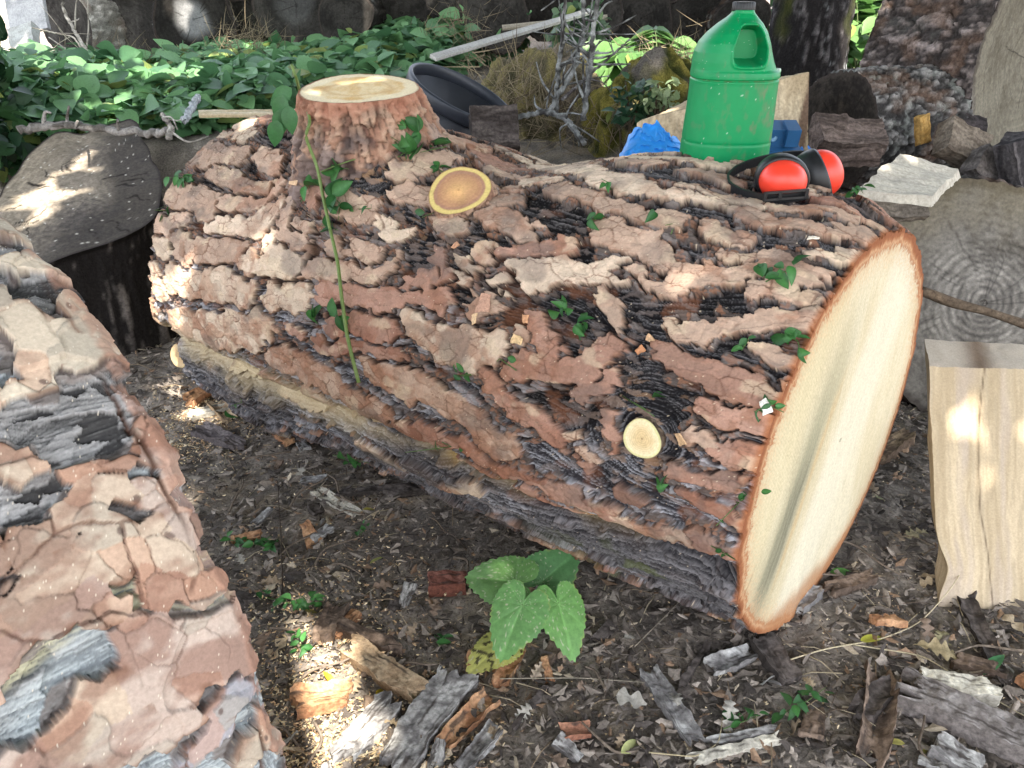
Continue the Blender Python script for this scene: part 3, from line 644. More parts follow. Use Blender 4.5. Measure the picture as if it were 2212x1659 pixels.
# ================================================================== the grey stump at the left, cut face turned up
SN = unit(A3(0, -.33, .944)); SP0 = A3(-1.3, 2.35, .36); SE1 = A3(1, 0, 0); SE2 = np.cross(SN, SE1)
def stump_pt(px, py): d = ray(px, py); return EYE + d*(np.dot(SP0-EYE, SN)/np.dot(d, SN))
pl = np.array([stump_pt(x, y) for x, y in ((0, 425), (40, 370), (95, 305), (125, 280), (180, 294), (228, 290), (236, 262), (265, 252), (297, 262), (303, 300), (325, 345), (347, 385), (346, 425), (330, 475), (270, 512), (190, 538), (140, 556), (40, 590), (-60, 540), (-60, 470))]); ctr = stump_pt(165, 410)
ta = np.arctan2((pl-ctr)@SE2, (pl-ctr)@SE1); rad = np.hypot((pl-ctr)@SE1, (pl-ctr)@SE2); o = np.argsort(ta)
na = 260; aa = np.linspace(-np.pi, np.pi, na, endpoint=False); Rst = np.interp(aa, ta[o], rad[o], period=2*np.pi)
Rst = sum(np.roll(Rst, k) for k in range(-3, 4))/7
def cf_stump(a, b, q, t):
    w = fb(a*8, b*8, 401, 4)-.5; w2 = fb(a*80, b*80, 403, 3)-.5
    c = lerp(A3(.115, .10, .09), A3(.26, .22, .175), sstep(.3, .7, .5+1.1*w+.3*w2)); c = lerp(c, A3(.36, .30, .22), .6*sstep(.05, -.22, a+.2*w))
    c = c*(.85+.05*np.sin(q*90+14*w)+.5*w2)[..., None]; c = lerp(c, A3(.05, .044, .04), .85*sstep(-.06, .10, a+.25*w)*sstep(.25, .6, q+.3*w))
    rr = np.random.default_rng(4)
    for _ in range(20):
        a0 = rr.uniform(-np.pi, np.pi); q0 = rr.uniform(.2, .7); q1 = q0+rr.uniform(.12, .3)
        dd = np.abs(np.angle(np.exp(1j*(t-a0-.9*w))))*np.hypot(a, b); c = lerp(c, A3(.02, .017, .015), .85*sstep(.005, .0015, dd)*sstep(q0-.02, q0+.02, q)*sstep(q1+.02, q1-.02, q))
    s1, _, sid = vor(a*38, b*38, 405); c = lerp(c, A3(.62, .58, .50), .85*(sid > .80)*sstep(.16, .08, s1))
    return lerp(c, A3(.04, .033, .03), sstep(.96, .99, q))
st = thing('tree_stump', A3(ctr[0], ctr[1], gz(ctr[0], ctr[1])-.03), 'weathered grey stump with cracked cut top, behind the left foreground log', 'stump')
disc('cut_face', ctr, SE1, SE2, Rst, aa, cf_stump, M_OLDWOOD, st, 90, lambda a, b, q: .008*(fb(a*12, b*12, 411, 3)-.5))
kz = np.linspace(0, 1, 70); K, T = np.meshgrid(kz, aa, indexing='ij')
p3 = np.stack([np.cos(T)*2.5, np.sin(T)*2.5, K*.8], -1); rg = np.abs(fb3(p3*A3(1, 1, .6), 4, 417, 4)-.5)*2; n = fb3(p3, 14, 419, 3)-.5
r = Rst[None]*(1+.10*(K**2)) - (.016*(1-rg)+.006*n)*sstep(0, .05, K)
V0 = ctr + r[..., None]*(np.cos(T)[..., None]*SE1 + np.sin(T)[..., None]*SE2); V = V0.copy(); V[..., 2] = V0[..., 2]*(1-K) - .08*K
mesh('bark', V, gridF(70, na, True)[:, ::-1], lerp(A3(.015, .013, .012), A3(.15, .13, .115), sstep(.3, .8, rg+n)), M_ROUGH, st)

# ================================================================== wood at the right
def face_round(a, b, q, t):
    c = old_face(a, b, q, t, 431, (.07, .062, .053), (.165, .15, .13), .0, 13, 170, (0, 0), .45)
    r = np.hypot(a, b); w = fb(a*14, b*14, 433, 3)-.5
    c = c*(1+.45*np.sin(r*330+8*w)*sstep(.24, .08, r))[..., None]; c = lerp(c, c*1.8+.03, .8*sstep(.22, .06, r+.10*w)); c = lerp(c, A3(.17, .14, .085), .45*sstep(.5, .95, q+.4*w)*sstep(-.05, .15, b+.3*w))
    return lerp(c, A3(.02, .018, .016), .8*sstep(.008, .002, r))
pc_ = aty(2125, 655, 1.98)
rough_log('log_round', pc_, (-.16, -.93, .30), .315, .26, 'large grey weathered log round with growth rings, standing on edge at right', 431, face=face_round, amp=.05, lich=.1, nl=50)
pth = [aty(1990, 628, 1.72), aty(2060, 655, 1.70), aty(2130, 672, 1.68), aty(2230, 706, 1.66), aty(2330, 740, 1.64)]
V, F = tube(smooth_path(pth, 30), .0105+.0015*np.sin(np.linspace(0, 9, 30)), 10)
mesh('stick', V, F, lerp(A3(.07, .05, .035), A3(.16, .12, .085), fb(V[:, 0]*60, V[:, 2]*200, 5, 3)), M_ROUGH, label='straight brown stick leaning across the grey ringed round', cat='stick')
def slab_stain(c, u, v, k, P):
    w = fb(P[..., 0]*30, P[..., 2]*5, 441, 3)-.5
    if k == 0:
        c = lerp(c, A3(.40, .33, .28), .5*sstep(.55, .75, fb(u*9, v*2, 443, 3))); c = lerp(c, A3(.08, .05, .03), .8*np.exp(-((u-.40+.05*np.sin(v*4)+.02*w)/.007)**2))
        c = lerp(c, A3(.30, .20, .12), .5*np.exp(-((u-.88+.02*w)/.01)**2))
    if k == 2: c = lerp(A3(.36, .31, .25), A3(.14, .10, .07), np.exp(-((u-.38)/.10)**2))
    return c
q0, q1 = gpt(2027, 1310), gpt(2290, 1324)
tl_, tr_ = aty(2008, 792, 1.42), aty(2300, 800, 1.44)
bk = A3(.02, .075, .02)
def wav_slab(P, P0):
    z = P0[..., 2]; k = sstep(.95, .70, (P0[..., 0]-q0[0])/.25+.7*0)
    dx = .022*np.exp(-((z-.055)/.035)**2)*np.exp(-np.clip(P0[..., 0]-q0[0]-.0, 0, 1)/.05)
    P = P.copy(); P[..., 0] += dx; return P
hexa('split_slab', [tl_, tr_, q1, q0, tl_+bk+A3(0, .0, .005), tr_+bk, q1+bk, q0+bk], 260, wood_cf(((.36, .28, .18), (.50, .40, .27)), 5, 'v', .35, slab_stain), M_WOOD, 'pale split wood slab standing upright at the right edge, in front of the grey round', 'wood slab', amp=.004, sc=9, grain=(3, 3, .5), wav=wav_slab)
hexa('wood_plank', [aty(1945, 330, 1.98), aty(2070, 368, 2.0), aty(2010, 424, 1.8), aty(1850, 412, 1.8), aty(1945, 345, 1.98), aty(2070, 385, 2.0), aty(2010, 448, 1.8), aty(1850, 430, 1.8)], 200,
     wood_cf(((.36, .33, .28), (.50, .46, .38)), 7, 'u', .4), M_OLDWOOD, 'pale grey split plank lying behind the log beside the red earmuffs', 'plank', amp=.010, sc=10, grain=(1, 3, 3))
rough_log('log_section', aty(2222, 130, 2.75), (.60, -.79, .08), .36, .36, 'big rough barked log section with a brown cut face, at the top right corner', 451, bark=((.04, .034, .032), (.26, .215, .20)), amp=.06, fr=1.7, plate=(5, 13), lich=.05, nl=170, na=280,
          face=lambda a, b, q, t: lerp(old_face(a, b, q, t, 452, (.10, .088, .066), (.155, .14, .108), 0, 4), A3(.30, .28, .24), .55*sstep(.56, .68, fb(a*5, b*2, 455, 3))))
rough_log('log_section', aty(1806, 278, 2.55), (-.93, -.37, .0), .175, .36, 'dark rotting log with flaky black bark, lying below the big rough barked section', 461, bark=((.03, .028, .027), (.22, .21, .20)), amp=.085, plate=(12, 24), nl=110, na=200, fr=1.6,
          face=lambda a, b, q, t: old_face(a, b, q, t, 462, (.02, .017, .015), (.05, .042, .035)))
hexa('bark_chunk', slab_between(aty(1748, 318, 2.2), aty(1888, 330, 2.2), .10, .075, A3(0, -.6, .8)), 300, wood_cf(((.05, .038, .032), (.15, .115, .10)), 9, 'u', .8), M_ROUGH, 'dark brown bark chunk lying behind the earmuffs headband', 'bark chunk', amp=.022, sc=14)
def st_split(c, u, v, k, P):
    w = fb(P[..., 0]*18, P[..., 2]*5, 471, 4); c = lerp(c, A3(.09, .05, .035), .85*sstep(.44, .52, w)*sstep(.55, .7, u)*(k == 0))
    if k == 2: c = lerp(A3(.36, .28, .17), c, .5)
    return c
hexa('split_log', [aty(1374, 266, 2.32), aty(1748, 156, 2.42), aty(1746, 345, 2.42), aty(1374, 350, 2.32), aty(1480, 218, 2.56), aty(1680, 168, 2.6), aty(1690, 330, 2.6), aty(1480, 330, 2.56)], 190,
     wood_cf(((.32, .25, .16), (.54, .44, .30)), 11, 'v', .75, st_split), M_OLDWOOD, 'pale split log with streaks of brown bark, standing behind the green jug', 'split log', amp=.007, sc=9, grain=(2, 2, .6))
# smaller broken pieces between the big logs
for i, (p, qn, y, w, t, pal, lab) in enumerate([
    ((2160, 300), (2185, 395), 2.15, .075, .06, ((.03, .027, .028), (.10, .09, .09)), 'black bark block standing on end left of the right picture edge, above the ringed round'),
    ((2020, 300), (2100, 345), 2.3, .10, .06, ((.10, .078, .06), (.22, .18, .14)), 'small grey brown split piece wedged under the big rough barked section'),
    ((2195, 330), (2260, 390), 2.25, .12, .08, ((.10, .085, .08), (.26, .23, .22)), 'grey broken bark piece cut off by the right edge above the ringed round'),
    ((2085, 350), (2130, 395), 2.2, .08, .05, ((.07, .06, .055), (.16, .14, .13)), 'small dark wood block beside the black bark block'),
    ((1880, 440), (1990, 440), 2.05, .10, .03, ((.10, .085, .07), (.26, .22, .18)), 'thin dark wood splinter lying under the pale grey plank'),
    ((2030, 275), (2110, 290), 2.55, .06, .05, ((.02, .018, .018), (.06, .05, .05)), 'black charred stick end under the big rough barked section'),
    ((1985, 250), (1990, 310), 2.35, .035, .02, ((.30, .17, .05), (.42, .26, .09)), 'strip of yellow brown torn wood beside the dark rotting log')]):
    hexa('wood_piece', slab_between(aty(*p, y), aty(*qn, y), w, t, A3(.1, -.8, .6)), 200, wood_cf(pal, 20+i, 'u', .7), M_ROUGH, lab, 'wood piece', amp=.014, sc=16, seed=30+i)

# ================================================================== tree trunk, mound, mossy rock, tub, lath, twigs behind the log
tp = aty(1735, 150, 4.2)
def trunk_mesh(name, base, r0, r1, H, parent, seed, lean=(0, 0), white=.5, moss=.8, na=180, nl=220):
    a = np.linspace(0, 2*np.pi, na, endpoint=False); k = np.linspace(0, 1, nl); K, T = np.meshgrid(k, a, indexing='ij')
    r = r1+(r0-r1)*(1-K)**1.3 + r0*.25*np.exp(-K*H/.25)
    p3 = np.stack([np.cos(T)*r0, np.sin(T)*r0, K*H], -1); rg = np.abs(fb3(p3*A3(1, 1, .35), 30, seed, 4)-.5)*2; n = fb3(p3, 60, seed+3, 3)-.5; big = fb3(p3*A3(1, 1, .4), 7, seed+5, 3)
    r = r*(1-.12*(1-rg)+.05*n)
    V = np.stack([base[0]+lean[0]*K+r*np.cos(T), base[1]+lean[1]*K+r*np.sin(T), base[2]+K*H], -1)
    c = lerp(A3(.018, .016, .016), A3(.11, .10, .10), sstep(.2, .8, rg+n)); c = lerp(c, A3(.52, .54, .55), white*sstep(.57, .64, big+.25*n)*sstep(.1, .25, K*H))
    c = lerp(c, lerp(A3(.03, .035, .01), A3(.09, .085, .025), rg), moss*sstep(.45, .6, fb3(p3, 5, seed+9, 3)+.15*np.cos(T)-.12*K*H))
    return mesh(name, V, gridF(nl, na, True), c, M_ROUGH, parent)
tr0 = thing('tree', A3(tp[0], tp[1], gz(tp[0], tp[1])-.05), 'standing tree trunk with dark bark and white lichen, behind the green jug', 'tree')
trunk_mesh('trunk', WL[tr0.name], .20, .165, 3.2, tr0, 481, (.05, .1))
# its crown starts well above the frame
def leaf_T(nl=6, w=.36, fold=.25, curl=.25, px=.8):
    x = np.linspace(0, 1, nl); hw = w*np.sin(np.pi*x**px)**.85; hw[0] = .012; hw[-1] = .004
    V = []; 
    for i in range(nl):
        for s in (-1, 0, 1): V.append((x[i], s*hw[i], abs(s)*hw[i]*fold - curl*x[i]**2))
    return np.array(V), gridF(nl, 3)
LT, LF_ = leaf_T()
def leaf_cloud(pos, dirs, nrm, size, cols, T=None, F=None):
    M = frame(dirs, nrm)*np.asarray(size)[:, None, None]
    return inst(LT if T is None else T, LF_ if F is None else F, M, pos, cols)
def green(n, r, lo=(.022, .06, .02), hi=(.09, .19, .05), yl=.06):
    c = lerp(np.tile(A3(*lo), (n, 1)), np.tile(A3(*hi), (n, 1)), r.random(n)**1.3); m = r.random(n) < yl; c[m] = lerp(c[m], A3(.26, .28, .06), .6); return c
r_ = np.random.default_rng(55)
n = 5000; p = r_.normal(0, 1, (n, 3)); p = unit(p)*(r_.random((n, 1))**.4)*A3(1.5, 1.5, .9)+WL[tr0.name]+A3(.1, .2, 3.7)
V, F, C = leaf_cloud(p, unit(r_.normal(0, 1, (n, 3))+A3(0, 0, -.6)), unit(r_.normal(0, .5, (n, 3))+A3(0, 0, 1)), r_.uniform(.08, .14, n), green(n, r_))
mesh('crown', V, F, C, M_LEAF, tr0)

def mound(name, c, rx, ry, hz, label, cat, seed, pal, mossy=.6, n=130):
    a = np.linspace(0, 2*np.pi, n, endpoint=False); k = np.linspace(0, 1, 60); K, T = np.meshgrid(k, a, indexing='ij')
    ph = K*np.pi/2*1.15; d = np.stack([np.sin(ph)*np.cos(T), np.sin(ph)*np.sin(T), np.cos(ph)], -1)
    nn = fb3(d, 2.2, seed, 4)-.5; n2 = fb3(d, 9, seed+5, 3)-.5
    s = 1+.5*nn+.14*n2; V = c + d*s[..., None]*A3(rx, ry, hz)
    m = sstep(.4, .6, fb3(d, 3, seed+9, 3)+.25*d[..., 2]-.12); col = lerp(lerp(A3(*pal[0]), A3(*pal[1]), sstep(.3, .7, .5+n2+nn)), lerp(A3(.03, .035, .01), A3(.20, .17, .04), sstep(.3, .8, .5+1.5*n2)), mossy*m)
    return mesh(name, V, gridF(60, n, True), col, M_MOSS, label=label, cat=cat, origin=c)
mc = aty(1165, 215, 3.6)
mound('old_stump', A3(mc[0], mc[1], mc[2]-.30), .36, .32, .46, 'low rotten stump covered in dry moss and dead grass, right of the black tub', 'stump', 501, ((.09, .072, .055), (.20, .165, .13)), .65)
mc2 = aty(1395, 230, 3.3)
mound('mossy_rock', A3(mc2[0], mc2[1], mc2[2]-.28), .30, .26, .44, 'rock capped with olive and yellow moss, left of the green jug', 'rock', 507, ((.05, .045, .04), (.13, .115, .10)), 1.0)
# dry grass and dead stems over the mound and along the wood pile: nobody could count them
def grass(name, centres, n, ln, seed, lab, cols, spread, up=.5):
    r = np.random.default_rng(seed); parts = []
    x = np.linspace(0, 1, 5)
    T = np.stack([np.concatenate([x, x]), np.concatenate([-.012*(1-x**2)-.001, .012*(1-x**2)+.001]), np.concatenate([-.35*x**2]*2)], 1); F = np.array([[i, i+1, 6+i, 5+i] for i in range(4)])
    cs = np.array([centres[i] for i in r.integers(0, len(centres), n)]); pos = cs[:, :3] + r.normal(0, 1, (n, 3))*spread
    dirs = unit(r.normal(0, .8, (n, 3))+A3(0, 0, up)); V, F, C = inst(T, F, frame(dirs, unit(r.normal(0, 1, (n, 3))))*(ln*r.uniform(.4, 1.1, n))[:, None, None], pos, lerp(np.tile(A3(*cols[0]), (n, 1)), np.tile(A3(*cols[1]), (n, 1)), r.random(n)))
    return mesh(name, V, F, C, M_DRY, label=lab, cat='dry grass', kind='stuff')
gc_ = [aty(x, y, 3.3) for x, y in ((1080, 210), (1120, 180), (1200, 215), (1150, 250), (1240, 250), (1180, 280), (1260, 290), (1060, 150), (1120, 280))] + [aty(x, y, 4.6) for x, y in ((90, 160), (140, 150), (290, 130), (510, 90), (540, 95), (1000, 60))] + [aty(1440, 130, 3.6), aty(1490, 150, 3.4), aty(1330, 290, 3.1)]
grass('dry_grass', gc_, 1700, .15, 61, 'tangle of dry grass stems on the rotten stump and along the wood pile', ((.09, .07, .048), (.27, .22, .14)), A3(.10, .12, .05))

# black tub leaning behind the log
tbc = aty(1000, 200, 2.72); tn = unit(A3(.43, -.15, .88)); te1 = unit(A3(.9, 0, -.43)-tn*np.dot(A3(.9, 0, -.43), tn)); te2 = np.cross(tn, te1)
def lathe(prof, c, e1, e2, n_, na=72, asp=1., rib=None):
    pr_ = np.asarray(prof, float); a = np.linspace(0, 2*np.pi, na, endpoint=False)
    r = pr_[:, 0][:, None]*np.ones(na)[None]
    if rib: r = r*(1+rib(a)[None])
    V = c + (r*np.cos(a))[..., None]*e1 + (asp*r*np.sin(a))[..., None]*e2 + pr_[:, 1][:, None, None]*n_
    return V.reshape(-1, 3), [gridF(len(pr_), na, True)]
tub = thing('plastic_tub', tbc-tn*.17, 'shallow black plastic tub tilted on its side, behind the big branch stub', 'tub')
R_ = .178
V, F = lathe([(.001, -.17), (R_*.76, -.17), (R_*.80, -.165), (R_*.955, -.035), (R_*.93, -.035), (R_*.77, -.155), (R_*.74, -.16), (.001, -.16)], tbc, te1, te2, tn)
mesh('tub_body', V, F, A3(.012, .014, .02), M_BLACK, tub)
V, F = lathe([(R_*.95, -.036), (R_*1.0, -.038), (R_*1.02, -.034), (R_*1.03, -.004), (R_*1.02, .0), (R_*.985, .003), (R_*.95, 0), (R_*.94, -.034), (R_*.95, -.036)], tbc, te1, te2, tn)
mesh('rim', V, F, A3(.022, .025, .033), M_BLACK, tub)
hexa('wood_piece', slab_between(aty(1015, 300, 2.4), aty(1112, 296, 2.42), .12, .085, A3(0, -.5, .85), .5), 220, wood_cf(((.035, .028, .025), (.12, .10, .09)), 13, 'u', .7), M_ROUGH, 'dark wedge of old wood propped against the foot of the black tub', 'wood piece', amp=.012, sc=14)
lp = slab_between(aty(935, 128, 3.0), aty(1275, 27, 3.9), .030, .012, A3(0, -.6, .8))
hexa('wood_lath', lp, 60, wood_cf(((.34, .33, .31), (.50, .49, .46)), 15, 'u', .2), M_OLDWOOD, 'long thin grey lath slanting over the ivy to the lichened twigs', 'lath', amp=.001, sc=9)
hexa('wood_lath', slab_between(aty(1085, 62, 4.1), aty(1312, 40, 4.1), .024, .012, A3(0, -.6, .8)), 60, wood_cf(((.25, .22, .17), (.36, .32, .25)), 16, 'u', .2), M_OLDWOOD, 'shorter brown lath lying behind the long thin grey one', 'lath', amp=.001, sc=9)
def branch(label, path, r0, r1, seed, twigs=8, tl=.12, pal=((.05, .047, .045), (.27, .275, .265)), lump=.6, cat='branch', name='dead_branch', m=None):
    p = smooth_path(path, 46); rr = np.linspace(r0, r1, 46); r = np.random.default_rng(seed)
    p[1:-1] += r.normal(0, r0*.22, (44, 3)); parts = []
    rad_ = rr*(1+lump*(r.random(46)-.3)); v, f = tube(p, rad_, 7); parts.append((v, f, lerp(A3(*pal[0]), A3(*pal[1]), sstep(.35, .65, fb3(v, 40, seed, 3)))))
    for k in range(twigs):
        i = r.integers(5, 44); d = unit(r.normal(0, 1, 3)+unit(p[-1]-p[0])*.5+A3(0, 0, .2)); l = tl*r.uniform(.4, 1.2)
        q = smooth_path([p[i], p[i]+d*l*.5+r.normal(0, .012, 3), p[i]+d*l+r.normal(0, .03, 3)], 12); v, f = tube(q, np.linspace(rr[i]*.55, rr[i]*.25, 12)*(1+lump*(r.random(12)-.3)), 5)
        parts.append((v, f, lerp(A3(*pal[0]), A3(*pal[1]), sstep(.35, .65, fb3(v, 40, seed+k, 3)))))
    V, F, C = join(parts)
    return mesh(name, V, F, C, m or M_ROUGH, label=label, cat=cat)
B = lambda *q: [aty(*w) for w in q]
branch('lichened dead branch rising out of the frame, leftmost of those beside the grey lath', B((1200, 250, 3.1), (1205, 160, 3.1), (1215, 80, 3.05), (1225, -60, 3.0)), .009, .006, 71, 16, .18)
branch('lichened dead branch rising out of the frame, rightmost of those beside the grey lath', B((1260, 260, 3.0), (1275, 150, 3.0), (1282, 60, 3.0), (1300, -60, 3.0)), .010, .007, 72, 16, .18)
branch('thick lichened dead branch between two thinner ones above the rotten stump', B((1180, 250, 3.05), (1240, 150, 3.1), (1262, 60, 3.15), (1255, -50, 3.2)), .008, .006, 73, 16, .2)
branch('pale knotty lichened branch curving down to the log behind the rotten stump', B((1110, 255, 2.9), (1180, 240, 2.85), (1230, 262, 2.8), (1262, 310, 2.7)), .008, .007, 74, 8, .12)
branch('thin dark twig slanting from the rotten stump up to the ash leaves', B((1215, 215, 2.95), (1270, 165, 3.1), (1360, 85, 3.3)), .006, .003, 75, 8, .12, ((.06, .05, .05), (.2, .19, .18)))
branch('grey dead branch lying along the back of the grey stump', B((40, 282, 2.75), (140, 268, 2.8), (230, 280, 2.75), (330, 290, 2.6), (370, 280, 2.5)), .014, .010, 76, 5, .12, ((.10, .09, .08), (.26, .24, .22)), .25)
branch('pale forked twig end between the grey stump and the big log', B((365, 300, 2.4), (370, 275, 2.42), (350, 245, 2.45)), .009, .005, 77, 3, .06, ((.2, .18, .16), (.42, .4, .36)), .2)
branch('long pale arching dead stem in front of the wood pile at top left', B((225, 165, 4.4), (180, 100, 4.5), (140, 30, 4.6), (120, -60, 4.6)), .010, .007, 78, 6, .25, ((.22, .2, .17), (.42, .38, .33)), .15)
branch('thin bowed dead stem arching over the dry grass at top left', B((220, 180, 4.2), (160, 80, 4.4), (70, 60, 4.5)), .005, .003, 79, 6, .2, ((.25, .21, .17), (.45, .40, .33)), .1)
branch('leaning grey stake standing in the leaves behind the grey stump', B((398, 262, 2.7), (428, 208, 2.85)), .011, .010, 80, 0, .1, ((.32, .34, .36), (.45, .48, .50)), .05, 'stake', 'stake')
hexa('split_log', slab_between(aty(430, 250, 2.75), aty(600, 247, 2.85), .04, .012, A3(0, -.2, 1)), 160, wood_cf(((.42, .33, .2), (.58, .5, .36)), 17, 'u', .3), M_OLDWOOD, 'pale split slat lying behind the left end of the big log', 'split log', amp=.006, sc=10)

# ================================================================== the wood pile at the back
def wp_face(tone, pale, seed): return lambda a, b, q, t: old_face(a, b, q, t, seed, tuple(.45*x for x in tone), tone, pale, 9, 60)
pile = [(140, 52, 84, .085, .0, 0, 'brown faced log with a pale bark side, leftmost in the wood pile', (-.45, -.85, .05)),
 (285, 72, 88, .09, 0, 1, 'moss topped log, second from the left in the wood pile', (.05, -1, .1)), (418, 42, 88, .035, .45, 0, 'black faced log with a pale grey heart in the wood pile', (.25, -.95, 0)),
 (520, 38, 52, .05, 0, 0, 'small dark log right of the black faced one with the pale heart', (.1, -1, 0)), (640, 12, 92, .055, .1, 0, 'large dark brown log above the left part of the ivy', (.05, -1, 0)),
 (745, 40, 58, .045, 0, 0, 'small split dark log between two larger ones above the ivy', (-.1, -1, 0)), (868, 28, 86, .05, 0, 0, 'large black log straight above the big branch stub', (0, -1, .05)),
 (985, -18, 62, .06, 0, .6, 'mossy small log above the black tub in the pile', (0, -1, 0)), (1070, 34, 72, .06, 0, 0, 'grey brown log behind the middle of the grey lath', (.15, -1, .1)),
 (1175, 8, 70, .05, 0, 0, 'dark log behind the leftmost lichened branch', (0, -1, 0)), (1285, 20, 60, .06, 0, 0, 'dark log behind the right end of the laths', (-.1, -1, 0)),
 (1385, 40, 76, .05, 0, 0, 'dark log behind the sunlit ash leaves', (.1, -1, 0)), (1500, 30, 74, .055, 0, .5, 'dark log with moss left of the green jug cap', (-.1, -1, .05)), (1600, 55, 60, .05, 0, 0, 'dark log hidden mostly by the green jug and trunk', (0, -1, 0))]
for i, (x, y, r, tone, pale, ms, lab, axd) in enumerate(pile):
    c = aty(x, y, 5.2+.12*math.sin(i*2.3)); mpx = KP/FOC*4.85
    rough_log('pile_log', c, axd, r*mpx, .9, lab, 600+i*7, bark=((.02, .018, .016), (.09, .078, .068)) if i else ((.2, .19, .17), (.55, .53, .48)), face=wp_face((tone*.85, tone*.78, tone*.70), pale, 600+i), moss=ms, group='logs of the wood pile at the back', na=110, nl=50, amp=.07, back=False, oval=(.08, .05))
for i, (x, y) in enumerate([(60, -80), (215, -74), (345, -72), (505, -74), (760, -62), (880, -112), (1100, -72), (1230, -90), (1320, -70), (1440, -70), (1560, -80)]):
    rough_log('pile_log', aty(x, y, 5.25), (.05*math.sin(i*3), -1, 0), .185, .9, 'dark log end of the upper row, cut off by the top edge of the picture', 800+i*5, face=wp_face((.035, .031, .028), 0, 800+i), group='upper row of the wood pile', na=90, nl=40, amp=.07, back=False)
hexa('wood_slab', slab_between(aty(20, 20, 5.0), aty(100, 6, 5.0), .30, .03, A3(.1, -.9, .4)), 60, wood_cf(((.26, .265, .27), (.40, .40, .40)), 19, 'u', .2), M_OLDWOOD, 'pale grey board leaning at the left end of the wood pile', 'board', amp=.006, sc=6)
hexa('wood_chunk', slab_between(aty(35, 105, 4.6), aty(90, 85, 4.6), .14, .06, A3(.1, -.7, .7)), 80, wood_cf(((.30, .30, .28), (.42, .42, .40)), 20, 'u', .1), M_OLDWOOD, 'pale grey white piece of wood on the ground below the leaning grey board', 'wood piece', amp=.02, sc=8)

# ================================================================== green jug standing on the log
jf, jn = next(h for h in (hit_main(1564, y) for y in range(346, 400, 2)) if h)
JY = jf[1] + .050
jrow = np.array([359, 354, 346, 334, 290, 230, 176, 168, 164, 158, 151, 146, 130, 110, 90, 70, 50, 38, 28, 21], float)
jl = np.array([1502, 1484, 1474, 1470, 1476, 1486, 1493, 1493, 1493.5, 1494, 1495, 1496, 1498, 1502, 1512, 1530, 1553, 1570, 1581, 1584], float)
jr = np.array([1628, 1642, 1650, 1655, 1662, 1669, 1676, 1678, 1679, 1680, 1679, 1672, 1667, 1663, 1660, 1655, 1646, 1637, 1630, 1628], float)
zj = np.array([aty(1564, y, JY)[2] for y in jrow]); xl = np.array([aty(x, y, JY)[0] for x, y in zip(jl, jrow)]); xr = np.array([aty(x, y, JY)[0] for x, y in zip(jr, jrow)])
zz = np.concatenate([np.linspace(zj[0], zj[3], 30), np.linspace(zj[3], zj[6], 60)[1:], np.linspace(zj[6], zj[11], 46)[1:], np.linspace(zj[11], zj[-1], 150)[1:]])
XL = np.interp(zz, zj, xl); XR = np.interp(zz, zj, xr)
for _ in range(4): XL[1:-1] = (XL[:-2]+2*XL[1:-1]+XL[2:])/4; XR[1:-1] = (XR[:-2]+2*XR[1:-1]+XR[2:])/4
na = 300; a = np.linspace(0, 2*np.pi, na, endpoint=False); cx = (XL+XR)/2; hx = (XR-XL)/2
dep = np.interp(zz, zj, hx.max()*np.array([.62, .75, .82, .85, .86, .86, .86, .87, .87, .87, .86, .83, .82, .80, .76, .68, .50, .34, .27, .26])); dep = np.minimum(dep, np.maximum(hx*1.15, .001))
ex = 2/2.5
ca, sa = np.cos(a), np.sin(a)
Xj = cx[:, None] + hx[:, None]*(np.sign(ca)*np.abs(ca)**ex)[None]; Yj = JY + dep[:, None]*(np.sign(sa)*np.abs(sa)**ex)[None]; Zj = zz[:, None]+0*Xj
for row, dpt, wd_ in ((167, .0022, .0016), (300, .0014, .0016)):
    z0 = aty(1564, row, JY)[2]; k = np.exp(-((Zj-z0)/wd_)**2); Xj = Xj - (Xj-cx[:, None])/np.maximum(hx[:, None], .01)*dpt*k; Yj = Yj - (Yj-JY)/np.maximum(dep[:, None], .01)*dpt*k
# moulded hand grip: a deep pocket pressed into the shoulder from both sides, leaving the handle bar at the right
gl = np.interp(zz, [aty(1575, 140, JY)[2], aty(1578, 100, JY)[2], aty(1590, 48, JY)[2]], [aty(1563, 140, JY)[0], aty(1567, 100, JY)[0], aty(1588, 48, JY)[0]])
gr = np.interp(zz, [aty(1575, 140, JY)[2], aty(1578, 100, JY)[2], aty(1590, 48, JY)[2]], [aty(1636, 140, JY)[0], aty(1643, 100, JY)[0], aty(1632, 48, JY)[0]])
zb, zt = aty(1600, 137, JY)[2], aty(1600, 50, JY)[2]
def pocket(X, Z, GL, GR, zb, zt, w):
    cxx = (GL+GR)/2; hh = (GR-GL)/2; u = np.abs(X-cxx)/hh; v = np.abs(Z-(zb+zt)/2)/((zt-zb)/2); d = (u**5+v**5)**.2
    return d
dk = pocket(Xj, Zj, gl[:, None], gr[:, None], zb, zt, .004)
pk = sstep(1.0, .70, dk); lipk = np.exp(-((dk-1.06)/.07)**2)
sg = np.sign(Yj-JY)*np.abs(np.clip((Yj-JY)/.01, -1, 1))
Yj = Yj - sg*pk*np.maximum(np.abs(Yj-JY)-.008, 0)*.92 + sg*.0022*lipk*(dk < 1.5)
jc = fb(Xj*25+2, Zj*25, 701, 4); jc2 = fb(Xj*140, Zj*60, 703, 4)
dirt = sstep(.55, .72, jc*.55+jc2*.45)*sstep(zj[8], zj[6], Zj)*.6*sstep(cx[:, None]-.03, cx[:, None]+.02, Xj) + .25*sstep(.62, .75, jc2)
cj = lerp(A3(.0, .225, .068), A3(.005, .165, .06), .5*jc); cj = lerp(cj, A3(.12, .135, .075), np.clip(1.15*dirt, 0, 1)*.75)
